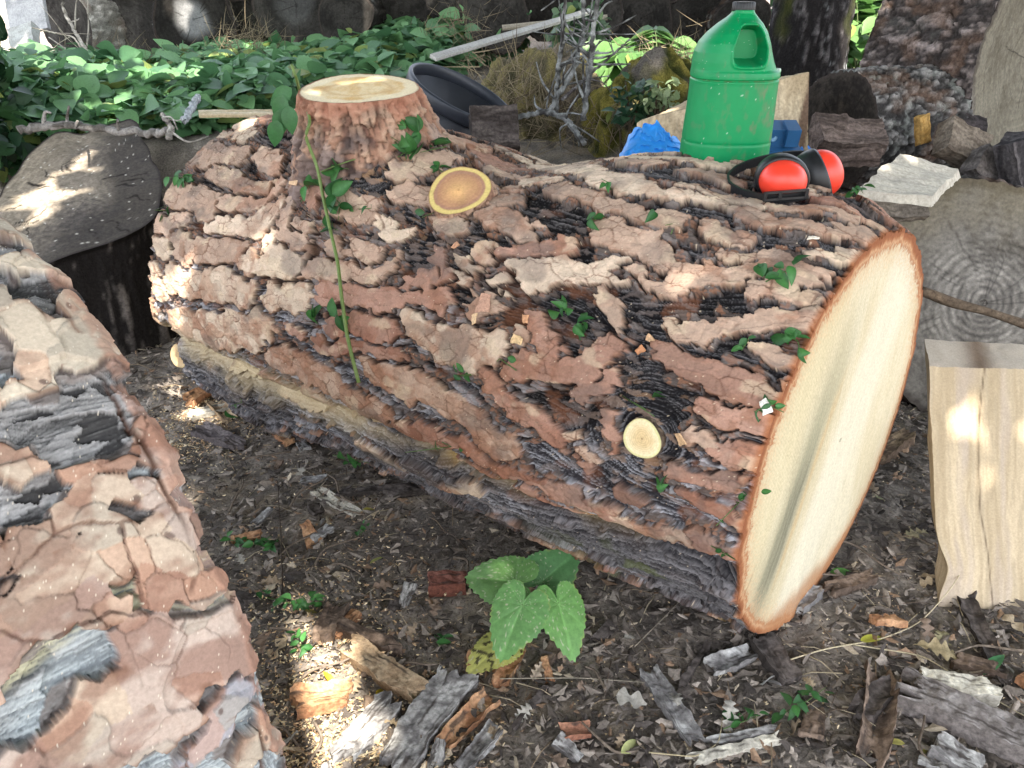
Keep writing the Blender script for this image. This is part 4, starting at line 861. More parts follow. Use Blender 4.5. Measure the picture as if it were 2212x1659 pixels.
cj = lerp(cj, A3(.07, .09, .03), .7*np.exp(-((Zj-aty(1564, 167, JY)[2])/.0012)**2)*sstep(.35, .6, jc2)); cj = lerp(cj, A3(.5, .6, .5), .7*(hsh(np.arange(len(zz))[:, None]+0*Xj, np.arange(na)[None]+0*Xj, 3, 9) > .998))
jug = thing('plastic_jug', A3(float(cx[5]), JY, zj[0]), 'green plastic jug with a black screw cap and moulded hand grip, standing on the log', 'jug')
V = np.stack([Xj, Yj, Zj], -1)
# the jug follows the slope of the log a little at its foot
mesh('jug_body', V, [gridF(len(zz), na, True), np.arange(na)[None, ::-1], (np.arange(na)+(len(zz)-1)*na)[None]], cj, M_PLASTIC, jug)
nc = A3(float(cx[-1]), JY, zz[-1]-.002); rc = aty(1630, 12, JY)[0]-aty(1606, 12, JY)[0]; hc = aty(1606, 1, JY)[2]-zz[-1]
V, F = lathe([(.0005, 0), (rc, 0), (rc*1.02, .002), (rc, hc*.9), (rc*.94, hc), (.0005, hc)], nc, A3(1, 0, 0), A3(0, 1, 0), A3(0, 0, 1), 96, 1, lambda a: .02*np.sign(np.sin(a*24)))
mesh('screw_cap', V, F, A3(.012, .012, .013), M_BLACK, jug)
sp_ = aty(1679, 158, JY)
V, F = lathe([(.0005, -.012), (.0065, -.011), (.007, .004), (.005, .008), (.0005, .007)], sp_+A3(-.002, 0, 0), A3(1, 0, 0), A3(0, 1, 0), A3(.25, 0, .97), 24)
mesh('moulded_lug', V, F, lerp(np.tile(A3(.02, .32, .10), (len(V), 1)), A3(.55, .62, .55), sstep(.002, .006, V[:, 2]-sp_[2])), M_PLASTIC, jug)

# ================================================================== ear defenders lying on the log
ef, en = hit_main(1690, 440)
y1 = ef[1]+.035; y2 = y1+.075
muff = thing('ear_defenders', A3(ef[0], y1+.03, ef[2]), 'red and black ear defenders lying on the log beside the green jug', 'ear defenders')
def cup(ctr, out, upv, ru, rv, flip=1):
    out = unit(out); e2 = unit(upv-out*np.dot(upv, out)); e1 = np.cross(e2, out)
    V, F = lathe([(.001, -.016), (.50, -.016), (.58, -.024), (.78, -.029), (.94, -.024), (1.02, -.010), (1.02, .002), (.97, .006), (.90, .006)], ctr, e1*ru, e2*rv, out, 80)
    # lathe radii are unit here because e1, e2 carry the oval half sizes
    p = mesh('ear_cushion', V, F, A3(.010, .010, .011), M_BLACK, muff)
    t = np.linspace(0, np.pi/2, 22); V, F = lathe([(max(.90*np.cos(q)**.8, .001), .004+.034*np.sin(q)**1.1) for q in t], ctr, e1*ru, e2*rv, out, 80)
    c = mesh('ear_cup', V, F, A3(.72, .045, .022), M_RED, muff); return e1, e2, out
c1 = aty(1690, 388, y1); c2 = aty(1768, 378, y2)
E1 = cup(c1, (-.12, -.93, -.12), A3(.25, 0, 1), .041, .0365)
E2 = cup(c2, (.90, -.02, .40), A3(-.34, .1, 1), .040, .044)
bp = [aty(1742, 421, y1-.046), aty(1690, 428, y1-.049), aty(1640, 428, y1-.040), aty(1600, 418, y1-.020), aty(1573, 402, y1+.010), aty(1570, 384, y1+.045), aty(1592, 364, y1+.075), aty(1640, 347, y1+.100), aty(1700, 335, y2+.040), aty(1750, 334, y2+.045), aty(1790, 348, y2+.045), aty(1806, 366, y2+.035)]
p = smooth_path(bp, 60); p = p + 0; tg = unit(np.gradient(p, axis=0)); upb = np.tile(A3(0, -.25, 1), (60, 1)); sd_ = unit(np.cross(tg, upb)); ub = np.cross(sd_, tg)
wdt = .0075; th_ = .0018
V = np.stack([p+s*ub*wdt+q*sd_*th_ for s, q in ((-1, -1), (1, -1), (1, 1), (-1, 1))], 1); F = [gridF(60, 4, True), np.array([[3, 2, 1, 0]]), np.array([[0, 1, 2, 3]])+59*4]
mesh('headband', V, F, A3(.011, .011, .012), M_BLACK, muff, smooth=False)
# slotted slider arm across the front cup
d = unit(bp[0]-bp[2]); nrm = unit(A3(-.1, -1, 0)); sl = np.cross(nrm, d)
def bar(p, q, w, t, n): return slab_between(p, q, w, t, n)
parts = []
base0 = aty(1652, 424, y1-.052); base1 = aty(1741, 417, y1-.053); ud = A3(0, -.1, 1)
def boxm(c8):
    c8 = np.array(c8); return c8, np.array([(0, 1, 2, 3), (7, 6, 5, 4), (4, 5, 1, 0), (3, 2, 6, 7), (4, 0, 3, 7), (1, 5, 6, 2)]), A3(.011, .011, .012)
for dz in (.0055, -.0055): parts.append(boxm(slab_between(base0+ud*dz, base1+ud*dz, .0035, .004, A3(0, -1, 0))))
for q in (base0, base0+(base1-base0)*.36, base1): parts.append(boxm(slab_between(q-ud*.0070, q+ud*.0070, .005, .0045, A3(0, -1, 0))))
V, F, C = join(parts); mesh('slider_arm', V, F, C, M_BLACK, muff, smooth=False)

# ================================================================== blue sheet and blue strap block
r_ = np.random.default_rng(7)
def crumple(name, cpx, y, sx, sz, label, seed, col):
    n = 70; u, v = np.meshgrid(np.linspace(-1, 1, n), np.linspace(0, 1, n)); c = aty(*cpx, y)
    nn = fb(u*2.2, v*2.2, seed, 3)-.5; fo = np.abs(fb(u*3+nn, v*4, seed+3, 3)-.5)
    x = c[0]+sx*(u*(1-.35*v)+.25*nn); z = c[2]-.06+sz*(v**.8)*(1-.45*u**4+.45*nn)+.03*fo; yy = y+.10*(v-.4)+.10*fo+.05*nn
    V = np.stack([x, yy, z], -1); return mesh(name, V, gridF(n, n), lerp(A3(*col), A3(*col)*1.5, fo*2), M_TARP, label=label, cat='plastic sheet')
crumple('plastic_sheet', (1425, 312), 1.98, .11, .085, 'crumpled bright blue plastic sheet behind the log, left of the green jug', 711, (.02, .20, .55))
crumple('plastic_sheet', (1760, 345), 2.02, .05, .07, 'small corner of blue plastic sheet behind the ear defenders', 717, (.02, .12, .36))
bb = thing('plastic_block', aty(1690, 320, 1.9), 'dark blue plastic block with a rounded notch, behind the foot of the green jug', 'block')
V, F, C = join([(q, f, A3(.012, .07, .17)) for q, f, _ in (boxm(slab_between(aty(1655, 310, 1.9), aty(1688, 310, 1.9), .05, .045, A3(0, -.3, 1))), boxm(slab_between(aty(1689, 306, 1.885), aty(1717, 306, 1.885), .052, .040, A3(0, -.3, 1))), boxm(slab_between(aty(1650, 328, 1.89), aty(1720, 326, 1.89), .07, .018, A3(0, -.3, 1))))])
mesh('block_body', V, F, C, M_TARP, bb, smooth=False)
V, F = lathe([(.001, .0), (.010, .0), (.011, .004), (.006, .005), (.001, .002)], aty(1668, 296, 1.872), A3(1, 0, 0), A3(0, .3, 1), A3(0, -1, .3), 20); mesh('bolt_head', V, F, A3(.10, .22, .36), M_TARP, bb)

# ================================================================== greenery behind
r_ = np.random.default_rng(91)
ivy_px = [(-220, 420), (-220, 180), (60, 205), (200, 185), (400, 150), (520, 120), (640, 72), (760, 62), (900, 66), (1020, 80), (1100, 105), (1110, 140), (1010, 150), (930, 175), (640, 260), (440, 290), (330, 300), (100, 330), (40, 420)]
def inpoly(x, y, P):
    P = np.asarray(P); ins = np.zeros(len(x), bool); j = len(P)-1
    for i in range(len(P)):
        k = ((P[i, 1] > y) != (P[j, 1] > y)) & (x < (P[j, 0]-P[i, 0])*(y-P[i, 1])/(P[j, 1]-P[i, 1]+1e-12)+P[i, 0]); ins ^= k; j = i
    return ins
PW = np.array([gpt(*q)[:2] for q in ivy_px])
x = r_.uniform(PW[:, 0].min(), PW[:, 0].max(), 60000); y = r_.uniform(PW[:, 1].min(), PW[:, 1].max(), 60000); k = inpoly(x, y, PW) & (fb(x*1.6, y*1.6, 95, 2) > .16); x, y = x[k][:6500], y[k][:6500]
hgt = .05+.30*fb(x*1.3+5, y*1.3, 96, 2)*r_.uniform(.5, 1.2, len(x))
pos, dr, sz, cl = [], [], [], []
for i in range(len(x)):
    b = A3(x[i], y[i], gz(x[i], y[i])); lean = A3(*r_.normal(0, .35, 2), 1); nlv = r_.integers(3, 6); az = r_.uniform(0, 6.3)
    for j in range(nlv):
        t = (j+1)/nlv; q = b+lean*hgt[i]*t
        for s in (0, math.pi):
            aa_ = az+j*1.57+s+r_.normal(0, .3); pos.append(q); dr.append((math.cos(aa_), math.sin(aa_), r_.normal(-.05, .4))); sz.append(r_.choice([.04, .055, .07, .10, .125])*r_.uniform(.85, 1.15))
pos = np.array(pos); dr = unit(np.array(dr)); n = len(pos)
cl = green(n, r_, (.05, .13, .055), (.17, .34, .14), .07)
V, F, C = leaf_cloud(pos, dr, unit(r_.normal(0, .45, (n, 3))+A3(0, -.25, 1)), np.array(sz), cl)
mesh('ground_cover', V, F, C, M_LEAF, label='dense green periwinkle like ground cover behind the stump and the big log', cat='ground cover', kind='stuff')
def pinnate(name, base, fronds, nlf, ll, label, cat, seed, lo=(.05, .13, .03), hi=(.14, .26, .08)):
    r = np.random.default_rng(seed); t = thing(name, base, label, cat); parts = []; P, D, Nn, S = [], [], [], []
    for az, el, L in fronds:
        d = A3(math.cos(az)*math.cos(el), math.sin(az)*math.cos(el), math.sin(el)); pth = np.array([base+d*L*k+A3(0, 0, -.45*L*k*k) for k in np.linspace(0, 1, 14)]); parts.append((*tube(pth, np.linspace(.004, .0015, 14), 5), A3(.12, .16, .06)))
        for k in range(nlf):
            f = .25+.75*k/(nlf-1); q = np.array([np.interp(f, np.linspace(0, 1, 14), pth[:, c]) for c in range(3)]); tg = unit(pth[min(13, int(f*13)+1)]-pth[max(0, int(f*13)-1)]); sdv = unit(np.cross(tg, A3(0, 0, 1)))
            for s in (-1, 1): P.append(q); D.append(unit(tg*.45+sdv*s+A3(0, 0, -.45))); Nn.append(unit(A3(0, -.3, 1)+r.normal(0, .15, 3))); S.append(ll*r.uniform(.8, 1.1)*(1-.35*abs(f-.6)))
    V, F, C = join(parts); mesh('stem', V, F, C, M_LEAF, t)
    n = len(P); V, F, C = leaf_cloud(np.array(P), np.array(D), np.array(Nn), np.array(S), green(n, r, lo, hi, .03)); mesh('foliage', V, F, C, M_LEAF, t); return t
pinnate('ash_sapling', aty(1420, 175, 3.7), [(math.radians(a_), e_, l_) for a_, e_, l_ in ((150, .9, .42), (175, .6, .40), (120, 1.0, .38), (30, .9, .36), (200, 1.0, .30), (90, 1.1, .45), (60, 1.0, .4), (330, .8, .3))], 7, .17, 'bright ash sapling with drooping pinnate leaves, left of the green jug', 'sapling', 97)
pinnate('ash_sapling', aty(1850, 160, 4.3), [(math.radians(a_), e_, l_) for a_, e_, l_ in ((150, .9, .5), (60, 1.1, .6), (100, 1.2, .7), (20, .9, .5), (200, 1.2, .5), (280, 1.3, .5), (120, 1.4, .8), (40, 1.3, .75))], 8, .15, 'sunlit sapling with broad leaves between the standing trunk and the big rough section', 'sapling', 98)
pinnate('ash_sapling', aty(2190, 10, 3.6), [(math.radians(a_), e_, l_) for a_, e_, l_ in ((180, .3, .3), (210, .1, .35), (240, .5, .3))], 6, .12, 'green leafy shoot hanging in at the top right corner', 'sapling', 99)
def bush(name, c, rad, n, ls, label, cat, seed, lo, hi, yl=.03):
    r = np.random.default_rng(seed); t = thing(name, A3(c[0], c[1], gz(c[0], c[1])), label, cat); d = unit(r.normal(0, 1, (n, 3))); p = c + d*(r.random((n, 1))**.45)*rad*(1+.5*(fb3(d, 2.5, seed, 2)-.5))[:, None]; p[:, 2] = np.maximum(p[:, 2], gz(p[:, 0], p[:, 1])+.02)
    V, F, C = leaf_cloud(p, unit(r.normal(0, 1, (n, 3))+A3(0, 0, -.3)), unit(r.normal(0, .5, (n, 3))+A3(0, -.3, .9)), ls*r.uniform(.6, 1.2, n), green(n, r, lo, hi, yl)); mesh('foliage', V, F, C, M_LEAF, t)
    parts = [(*tube(smooth_path([A3(c[0], c[1], gz(c[0], c[1])-.02), (A3(c[0], c[1], gz(c[0], c[1]))+p[i])/2+r.normal(0, .03, 3), p[i]], 10), np.linspace(.010, .003, 10), 5), A3(.07, .055, .035)) for i in range(8)]
    V, F, C = join(parts); mesh('stem', V, F, C, M_ROUGH, t)
bush('leafy_shrub', aty(-120, 150, 2.9), np.array([.21, .22, .42]), 900, .075, 'dark green shrub hanging in at the left edge of the picture', 'shrub', 101, (.010, .035, .015), (.04, .10, .03))
bush('leafy_shrub', aty(1860, 20, 5.6), np.array([.6, .4, .6]), 1800, .12, 'bright green bush far behind the standing trunk at the right', 'shrub', 102, (.04, .11, .03), (.12, .26, .07))
bush('small_weed', aty(1365, 225, 3.0), np.array([.09, .08, .09]), 110, .05, 'dark leaved weed at the foot of the mossy rock', 'weed', 103, (.02, .06, .03), (.06, .13, .06))
bush('small_weed', aty(1425, 205, 2.95), np.array([.07, .05, .05]), 90, .035, 'pale rosette weed on the mossy rock beside the split log', 'weed', 104, (.16, .22, .10), (.32, .38, .2))
bush('small_weed', aty(1250, 60, 4.0), np.array([.14, .12, .12]), 200, .06, 'leafy weed behind the lichened branches', 'weed', 105, (.04, .09, .04), (.13, .2, .1))

# ================================================================== litter on the ground
def near_ground(n, r, x0=-1.5, x1=1.9, y0=.62, y1=2.9):
    x = r.uniform(x0, x1, n); y = y0+(y1-y0)*r.random(n)**1.35; return x, y
def flakes(name, n, seed, smin, smax, pal, label, lift=.003, tilt=.35, elong=(1.2, 3.), region=None, cat='litter', wgt=None, mat=None, kind='stuff'):
    r = np.random.default_rng(seed); x, y = region(n, r) if region else near_ground(n, r)
    a = np.linspace(0, 2*np.pi, 8, endpoint=False); rr = np.array([1, .6, .95, .55, 1, .7, .5, .85]); T = np.stack([np.cos(a)*rr, np.sin(a)*rr, .10*np.cos(2*a)], 1); T = np.concatenate([[[0, 0, .12]], T]); F = np.array([[0, 1+i, 1+(i+1) % 8] for i in range(8)])
    s = np.exp(r.uniform(math.log(smin), math.log(smax), n)); el = r.uniform(*elong, n); az = r.uniform(0, 2*np.pi, n)
    D = np.stack([np.cos(az), np.sin(az), r.normal(0, tilt*.5, n)], 1); M = frame(D, unit(r.normal(0, tilt, (n, 3))+A3(0, 0, 1))); M = M*np.stack([s*np.sqrt(el), s/np.sqrt(el), s], 1)[:, :, None]
    pl_ = np.array(pal); c = pl_[r.choice(len(pal), n, p=wgt)]*r.uniform(.65, 1.3, (n, 1))
    V, F, C = inst(T, F, M, np.stack([x, y, gz(x, y)+lift+.25*s*tilt], 1), c); return mesh(name, V, F, C, mat or M_LITTER, label=label, cat=cat, kind=kind, smooth=False)
PB = [(.075, .064, .057), (.14, .118, .10), (.21, .178, .15), (.31, .265, .225), (.27, .18, .12), (.42, .35, .26)]
flakes('bark_crumbs', 50000, 201, .0022, .0085, PB, 'bark crumbs and soil bits covering the ground', lift=.006, wgt=[.30, .26, .2, .12, .07, .05])
flakes('leaf_litter', 17000, 202, .005, .016, PB, 'broken dead leaves and bark flakes covering the ground', .008, .5, (1., 2.3), wgt=[.22, .30, .26, .13, .06, .03])
def dust_region(n, r):
    k = r.integers(0, 3, n); c = np.array([[-.36, 1.0], [-.80, 1.90], [-.28, .80]])[k]; s = np.array([[.12, .18], [.08, .14], [.10, .08]])[k]; q = c+r.normal(0, 1, (n, 2))*s; return q[:, 0], q[:, 1]
flakes('sawdust', 9000, 203, .0010, .0028, [(.62, .50, .32), (.70, .58, .40), (.5, .38, .22)], 'pale sawdust and wood flecks sprinkled over the ground', .008, .6, cat='sawdust', elong=(1., 2.))
flakes('sawdust', 9000, 204, .0012, .0042, [(.62, .48, .28), (.72, .60, .40), (.55, .38, .22), (.40, .26, .15)], 'drift of pale sawdust and chips beside the left foreground log', .010, .6, region=dust_region, cat='sawdust', elong=(1., 2.))
def needles(name, n, seed, ln, rad, pal, label):
    r = np.random.default_rng(seed); x, y = near_ground(n, r); az = r.uniform(0, 6.3, n); T = []; k = np.linspace(-.5, .5, 5)
    T = np.array([(q, rad*math.cos(b_)/ln, .06*math.cos(q*6)+rad*math.sin(b_)/ln) for q in k for b_ in (0, 2.1, 4.2)]); F = gridF(5, 3, True)
    D = np.stack([np.cos(az), np.sin(az), r.normal(0, .10, n)], 1); s = ln*r.uniform(.4, 1.4, n); c = np.array(pal)[r.integers(0, len(pal), n)]
    V, F, C = inst(T, F, frame(D, np.tile(A3(0, 0, 1), (n, 1)))*s[:, None, None], np.stack([x, y, gz(x, y)+.009], 1), c); return mesh(name, V, F, C, M_LITTER, label=label, cat='needles', kind='stuff')
needles('pine_needles', 1500, 205, .07, .0009, [(.24, .18, .12), (.38, .32, .22), (.12, .09, .07)], 'dry pine needles and straw bits scattered over the ground')
def bark_cf(seed, top, under): 
    def f(u, v, k, P):
        g = fb3(P*A3(1, 1, 1), 60, seed, 4); c = lerp(A3(*top[0]), A3(*top[1]), sstep(.3, .7, g+.3*(fb(v*14+3*fb(u*3, v*3, seed, 2), u*2.5, seed+2, 3)-.5)))
        c = lerp(c, A3(.05, .04, .035), .8*sstep(.62, .70, fb(v*10+2*fb(u*3, v*2, seed+4, 2), u*2, seed+5, 3))); return lerp(c, A3(*under), .9) if k in (3,) else c
    return f
GREY = ((.16, .15, .145), (.40, .39, .37)); TAN = ((.30, .21, .13), (.46, .35, .23)); BRN = ((.09, .065, .05), (.22, .16, .12)); ORG = ((.30, .15, .08), (.46, .27, .15)); DRK = ((.045, .038, .034), (.13, .11, .10)); WHT = ((.40, .37, .31), (.62, .58, .48))
def chip(p0, p1, w, t, pal, label, seed, lift=0., cat='bark chip', name='bark_chip', amp=.006, taper=.8, roll=0., bend=0.):
    a, b = gpt(*p0), gpt(*p1); a = A3(a[0], a[1], gz(a[0], a[1])+.004+lift); b = A3(b[0], b[1], gz(b[0], b[1])+.004+lift); m_ = KP/FOC*np.dot((a+b)/2-EYE, A3(0, CP, -SP)); wm = w*m_
    c8 = slab_between(a, b, wm, t, A3(0, 0, 1), roll, taper); d = unit(b-a); sv = unit(np.cross(A3(0, 0, 1), d)); mid = (a+b)/2; L = np.linalg.norm(b-a)
    def wv(P, P0):
        q = P0-mid; s_ = q@sv; l_ = q@d; P = P.copy()
        P[..., 2] += bend*wm*((s_/(wm/2))**2-.3); e = fb(s_*90+seed, 0*s_, seed, 3)-.5
        P = P + d*(e*.22*L*np.clip(np.abs(l_)/(L/2)-.55, 0, 1)/.45*np.sign(l_))[..., None]*1.4
        e2 = fb(l_*30+seed, 0*l_, seed+3, 3)-.5; P = P+sv*(e2*.35*wm*np.clip(np.abs(s_)/(wm/2)-.4, 0, 1))[..., None]
        return P
    return hexa(name, c8, 420, bark_cf(seed, pal, pal[0]), M_ROUGH, label, cat, amp=amp, sc=40, seed=seed, wav=wv)
chips = [((760, 1412), (915, 1520), 62, .020, TAN, 'tan bark strip with split end, leaning on the grey slab in the front', 0), ((702, 1352), (862, 1415), 34, .022, BRN, 'round brown stick piece just above the tan bark strip', 0),
 ((985, 1478), (850, 1670), 92, .020, GREY, 'large pale grey bark slab at the bottom, right of the left foreground log', .0), ((845, 1530), (742, 1660), 66, .022, GREY, 'narrower grey bark slab left of the large pale one', 0),
 ((1060, 1520), (955, 1625), 52, .010, ORG, 'curled orange bark piece right of the large pale grey slab', .35), ((1068, 1590), (1000, 1672), 40, .012, GREY, 'small grey curled bark below the curled orange piece', .3),
 ((640, 1540), (755, 1515), 70, .022, ORG, 'lumpy orange bark piece in the sun beside the left foreground log', .2), ((925, 1282), (1010, 1275), 52, .028, ((.14, .055, .04), (.24, .11, .085)), 'reddish brown brick like chunk left of the broad leaved plant', 0),
 ((1120, 1405), (1080, 1490), 44, .012, ORG, 'brown bark chip below the broad leaved plant', .2), ((1215, 1600), (1275, 1590), 40, .012, ((.22, .10, .065), (.33, .17, .11)), 'red brown bark chip near the bottom middle', .3),
 ((1398, 1462), (1500, 1610), 52, .012, GREY, 'long grey splinter of bark right of the bottom middle', .1), ((1505, 1648), (1672, 1612), 26, .010, WHT, 'pale grey splinter, lower of the two at the bottom right of the middle', 0), ((1540, 1615), (1665, 1590), 20, .010, GREY, 'pale grey splinter, upper of the two at the bottom right of the middle', 0),
 ((688, 1068), (770, 1112), 32, .006, WHT, 'small white grey splinter on bare soil in front of the big log', .1), ((738, 1078), (842, 1066), 24, .010, DRK, 'thin dark bark strip beside the small white grey splinter', 0), ((840, 1075), (975, 1060), 40, .014, DRK, 'dark bark strip under the lower edge of the big log', 0),
 ((1900, 1480), (1880, 1650), 72, .016, BRN, 'large curled brown bark piece at the lower right', .5), ((1975, 1500), (2135, 1520), 60, .030, WHT, 'pale wood chunk with torn end on the grey board at the lower right', 0),
 ((1945, 1512), (2290, 1670), 92, .035, ((.15, .13, .12), (.27, .245, .23)), 'long weathered grey board in the bottom right corner', 0), ((2010, 1625), (2110, 1680), 70, .020, GREY, 'broken grey bark piece below the weathered grey board', .1),
 ((2065, 1265), (2160, 1480), 40, .01, DRK, 'dark bark strip on the ground under the pale wood slab', .2), ((1790, 1290), (1880, 1262), 34, .020, BRN, 'brown bark chip right of the foot of the pale cut face', .1), ((1720, 1330), (1765, 1290), 30, .02, GREY, 'lilac grey bark chip at the foot of the pale cut face', .2),
 ((2060, 1440), (2160, 1470), 40, .016, BRN, 'brown torn bark chunk left of the right edge below the slab', .1), ((1890, 1000), (1960, 960), 40, .03, ((.10, .07, .05), (.26, .19, .12)), 'broken bark with torn yellow edge between the cut face and the pale slab', .1), ((430, 935), (520, 975), 44, .018, ((.10, .085, .085), (.20, .17, .165)), 'mauve grey bark chip between the left log and the big log', .1),
 ((410, 880), (480, 840), 40, .016, ORG, 'orange bark scrap in the sunny gap at the left end of the big log', .3), ((420, 905), (505, 885), 34, .012, WHT, 'pale splinter in the sunny gap at the left end of the big log', .2), ((470, 880), (500, 915), 40, .012, TAN, 'tan bark scrap tucked under the left end of the big log', .3),
 ((1180, 1500), (1110, 1582), 12, .012, DRK, 'short dark twig below the broad leaved plant', 0), ((1465, 1500), (1530, 1400), 16, .01, DRK, 'dark bark sliver in front of the seam of the big log', 0), ((1850, 1560), (1935, 1490), 52, .02, DRK, 'dark bark lump left of the large curled brown piece', .2), ((730, 1330), (700, 1395), 50, .024, BRN, 'brown bark lump above the round brown stick piece', .1), ((1640, 1395), (1700, 1480), 60, .018, DRK, 'dark grey bark flake in front of the tip of the big log', .2), ((1540, 1460), (1620, 1420), 50, .014, GREY, 'grey bark flake left of the dark one near the tip of the big log', .2)]
for i, (p0, p1, w, t, pal, lab, bd) in enumerate(chips): chip(p0, p1, w, t, pal, lab, 900+i, bend=bd)
# many smaller pieces nothing in the photo tells apart
r_ = np.random.default_rng(17)
def oak_T(lobes=4, wd_=.30, curl=.3, n=26):
    x = np.linspace(0, 1, n); hw = wd_*np.sin(np.pi*np.clip(x, .0, 1)**.75)**.6*(.72+.36*np.sin(2*np.pi*lobes*x-.6)); hw[0] = .015; hw[-1] = .02
    V = [(x[i], s*hw[i], .10*abs(s)*hw[i]*2 - curl*(x[i]-.4)**2+.05*math.sin(7*x[i]+2*s)) for i in range(n) for s in (-1, -.5, 0, .5, 1)]
    return np.array(V), gridF(n, 5)
def place_leaf(T, F, P, size, az, col, label, name, cat, mat, group=None, tilt=.25, nrm=A3(0, 0, 1), r=r_):
    M = frame(A3(math.cos(az), math.sin(az), r.normal(0, tilt)), unit(nrm+r.normal(0, tilt, 3)))*size
    return mesh(name, T@M+P, F, A3(*col)*r.uniform(.8, 1.15)*np.ones((len(T), 1))*(1-.35*(np.abs(T[:, 1:2]) < .01)), mat, label=label, cat=cat, group=group)
OT = [oak_T(3, .30, .25), oak_T(4, .26, .45), oak_T(2, .34, .1), oak_T(5, .28, .6)]
for (x, y, s, az, col, lab) in [(2070, 1430, .075, 2.9, (.42, .34, .20), 'yellowish dry oak leaf below the pale slab, nearer the right edge'), (1955, 1165, .055, .2, (.40, .35, .22), 'pale oak leaf left of the pale slab, lower of the two'), (1895, 1085, .05, .8, (.40, .42, .24), 'pale green oak leaf left of the pale slab, upper of the two'),
     (2035, 1370, .06, 4.2, (.34, .30, .17), 'crumpled olive oak leaf below the foot of the pale slab'), (1150, 1480, .04, 1, (.36, .29, .22), 'flat brown leaf below the brown bark chip')]:
    P = gpt(x, y)+A3(0, 0, .012); k = len(lab) % 4; place_leaf(OT[k][0], OT[k][1], P, s, az, col, lab, 'dry_leaf', 'dry leaf', M_DRY)
LY = leaf_T(10, .17, .3, .2)
for (x, y, s, az, col, lab) in [(1640, 1500, .05, .9, (.62, .62, .60), 'white curled leaf right of the bottom middle'), (1685, 1495, .045, 2.2, (.60, .60, .61), 'white leaf folded against the curled white one'), (1855, 1400, .055, .35, (.50, .50, .06), 'slim bright yellow green leaf right of the tip of the big log'), (800, 1230, .042, .8, (.44, .46, .14), 'pale yellow green leaf on the soil right of the fallen sprigs'), (785, 1112, .03, .5, (.46, .42, .08), 'small round yellow leaf on bare soil below the white grey splinter'),
     (1340, 1640, .055, .7, (.50, .52, .20), 'pale yellow leaf with a bite out of it at the bottom middle'), (1790, 1248, .05, .0, (.09, .26, .04), 'curled fresh green leaf right of the pale cut face'), (1950, 1620, .03, 3, (.42, .38, .10), 'small yellow leaf beside the large curled brown bark, upper'), (1985, 1640, .03, .2, (.42, .38, .10), 'small yellow leaf beside the large curled brown bark, lower'), (815, 1520, .035, 1.4, (.60, .46, .03), 'bright yellow leaf standing by the tan bark strip'),
     (2120, 1470, .06, .6, (.08, .27, .10), 'fresh green grass blade tip near the right edge'), (725, 1490, .03, 2.5, (.6, .42, .03), 'small bright yellow leaf beside the lumpy orange bark'), (660, 1330, .03, 0, (.40, .34, .12), 'small tan leaf beside the trailing weed')]:
    place_leaf(LY[0], LY[1], gpt(x, y)+A3(0, 0, .014), s, az, col, lab, 'fallen_leaf', 'leaf', M_LEAF)
def free_spot(r):
    while True:
        x, y = r.uniform(-.7, 1.5), .70+1.5*r.random()**1.4
        q = A3(x, y, 0)-main.c; s_ = -q@main.ax; a_ = q@main.fr; q2 = A3(x, y, 0)-left.c; s2 = -q2@left.ax; a2 = q2@left.fr
        if (-.03 < s_ < 1.6 and abs(a_) < .26) or (-.03 < s2 and abs(a2) < .40): continue
        return A3(x, y, gz(x, y))
protos = [(GREY, 'grey'), (BRN, 'brown'), (DRK, 'dark'), (ORG, 'orange brown')]
PM = []
for i, (pal, nm) in enumerate(protos*3):
    L, W, T_ = r_.uniform(.03, .07), r_.uniform(.014, .03), r_.uniform(.005, .012)
    o = hexa('bark_chip', slab_between(A3(-L/2, 0, 0), A3(L/2, 0, 0), W, T_, taper=r_.uniform(.5, 1)), 500, bark_cf(950+i, pal, pal[0]), M_ROUGH, 'small %s bark chip lying loose in the ground litter' % nm, 'bark chip', 'small loose %s bark chips' % nm, amp=.005, sc=60, seed=950+i)
    PM.append(o)
for i in range(96):
    s = PM[i % 12]; o = s if i < 12 else s.copy()
    if i >= 12: COL.objects.link(o)
    P = free_spot(r_); k = r_.uniform(.7, 1.3); o.location = P+A3(0, 0, .004); o.rotation_euler = (r_.normal(0, .2), r_.normal(0, .2), r_.uniform(0, 6.3)); o.scale = (k, k, k)
LM = []
for i in range(8):
    T, F = OT[i % 4]; o = mesh('dry_leaf', (T-A3(.5, 0, 0))*.042, F, A3(*[(.30, .23, .16), (.38, .30, .20), (.22, .16, .12), (.33, .31, .27)][i // 2])*np.ones((len(T), 1)), M_DRY, label='small curled %s dead leaf in the ground litter' % ['tan', 'straw coloured', 'dark brown', 'greyish'][i//2], cat='dry leaf', group='small %s dead leaves' % ['tan', 'straw coloured', 'dark brown', 'greyish'][i//2]); LM.append(o)
for i in range(110):
    s = LM[i % 8]; o = s if i < 8 else s.copy()
    if i >= 8: COL.objects.link(o)
    P = free_spot(r_); k = r_.uniform(.55, 1.25); o.location = P+A3(0, 0, .010); o.rotation_euler = (r_.normal(0, .4), r_.normal(0, .4), r_.uniform(0, 6.3)); o.scale = (k, k, k)
TM = []
for i in range(6):
    L = r_.uniform(.06, .16); V, F = tube(smooth_path([A3(-L/2, 0, 0), A3(-L/6, r_.normal(0, .012), .004), A3(L/5, r_.normal(0, .012), .006), A3(L/2, r_.normal(0, .01), .002)], 16), np.linspace(.0026, .0014, 16)*(1+.25*r_.random(16)), 6)
    TM.append(mesh('twig', V, F, lerp(A3(.10, .075, .055), A3(.22, .18, .145), fb3(V, 90, i, 2)), M_ROUGH, label='thin grey brown twig lying in the ground litter', cat='twig', group='thin twigs in the ground litter'))
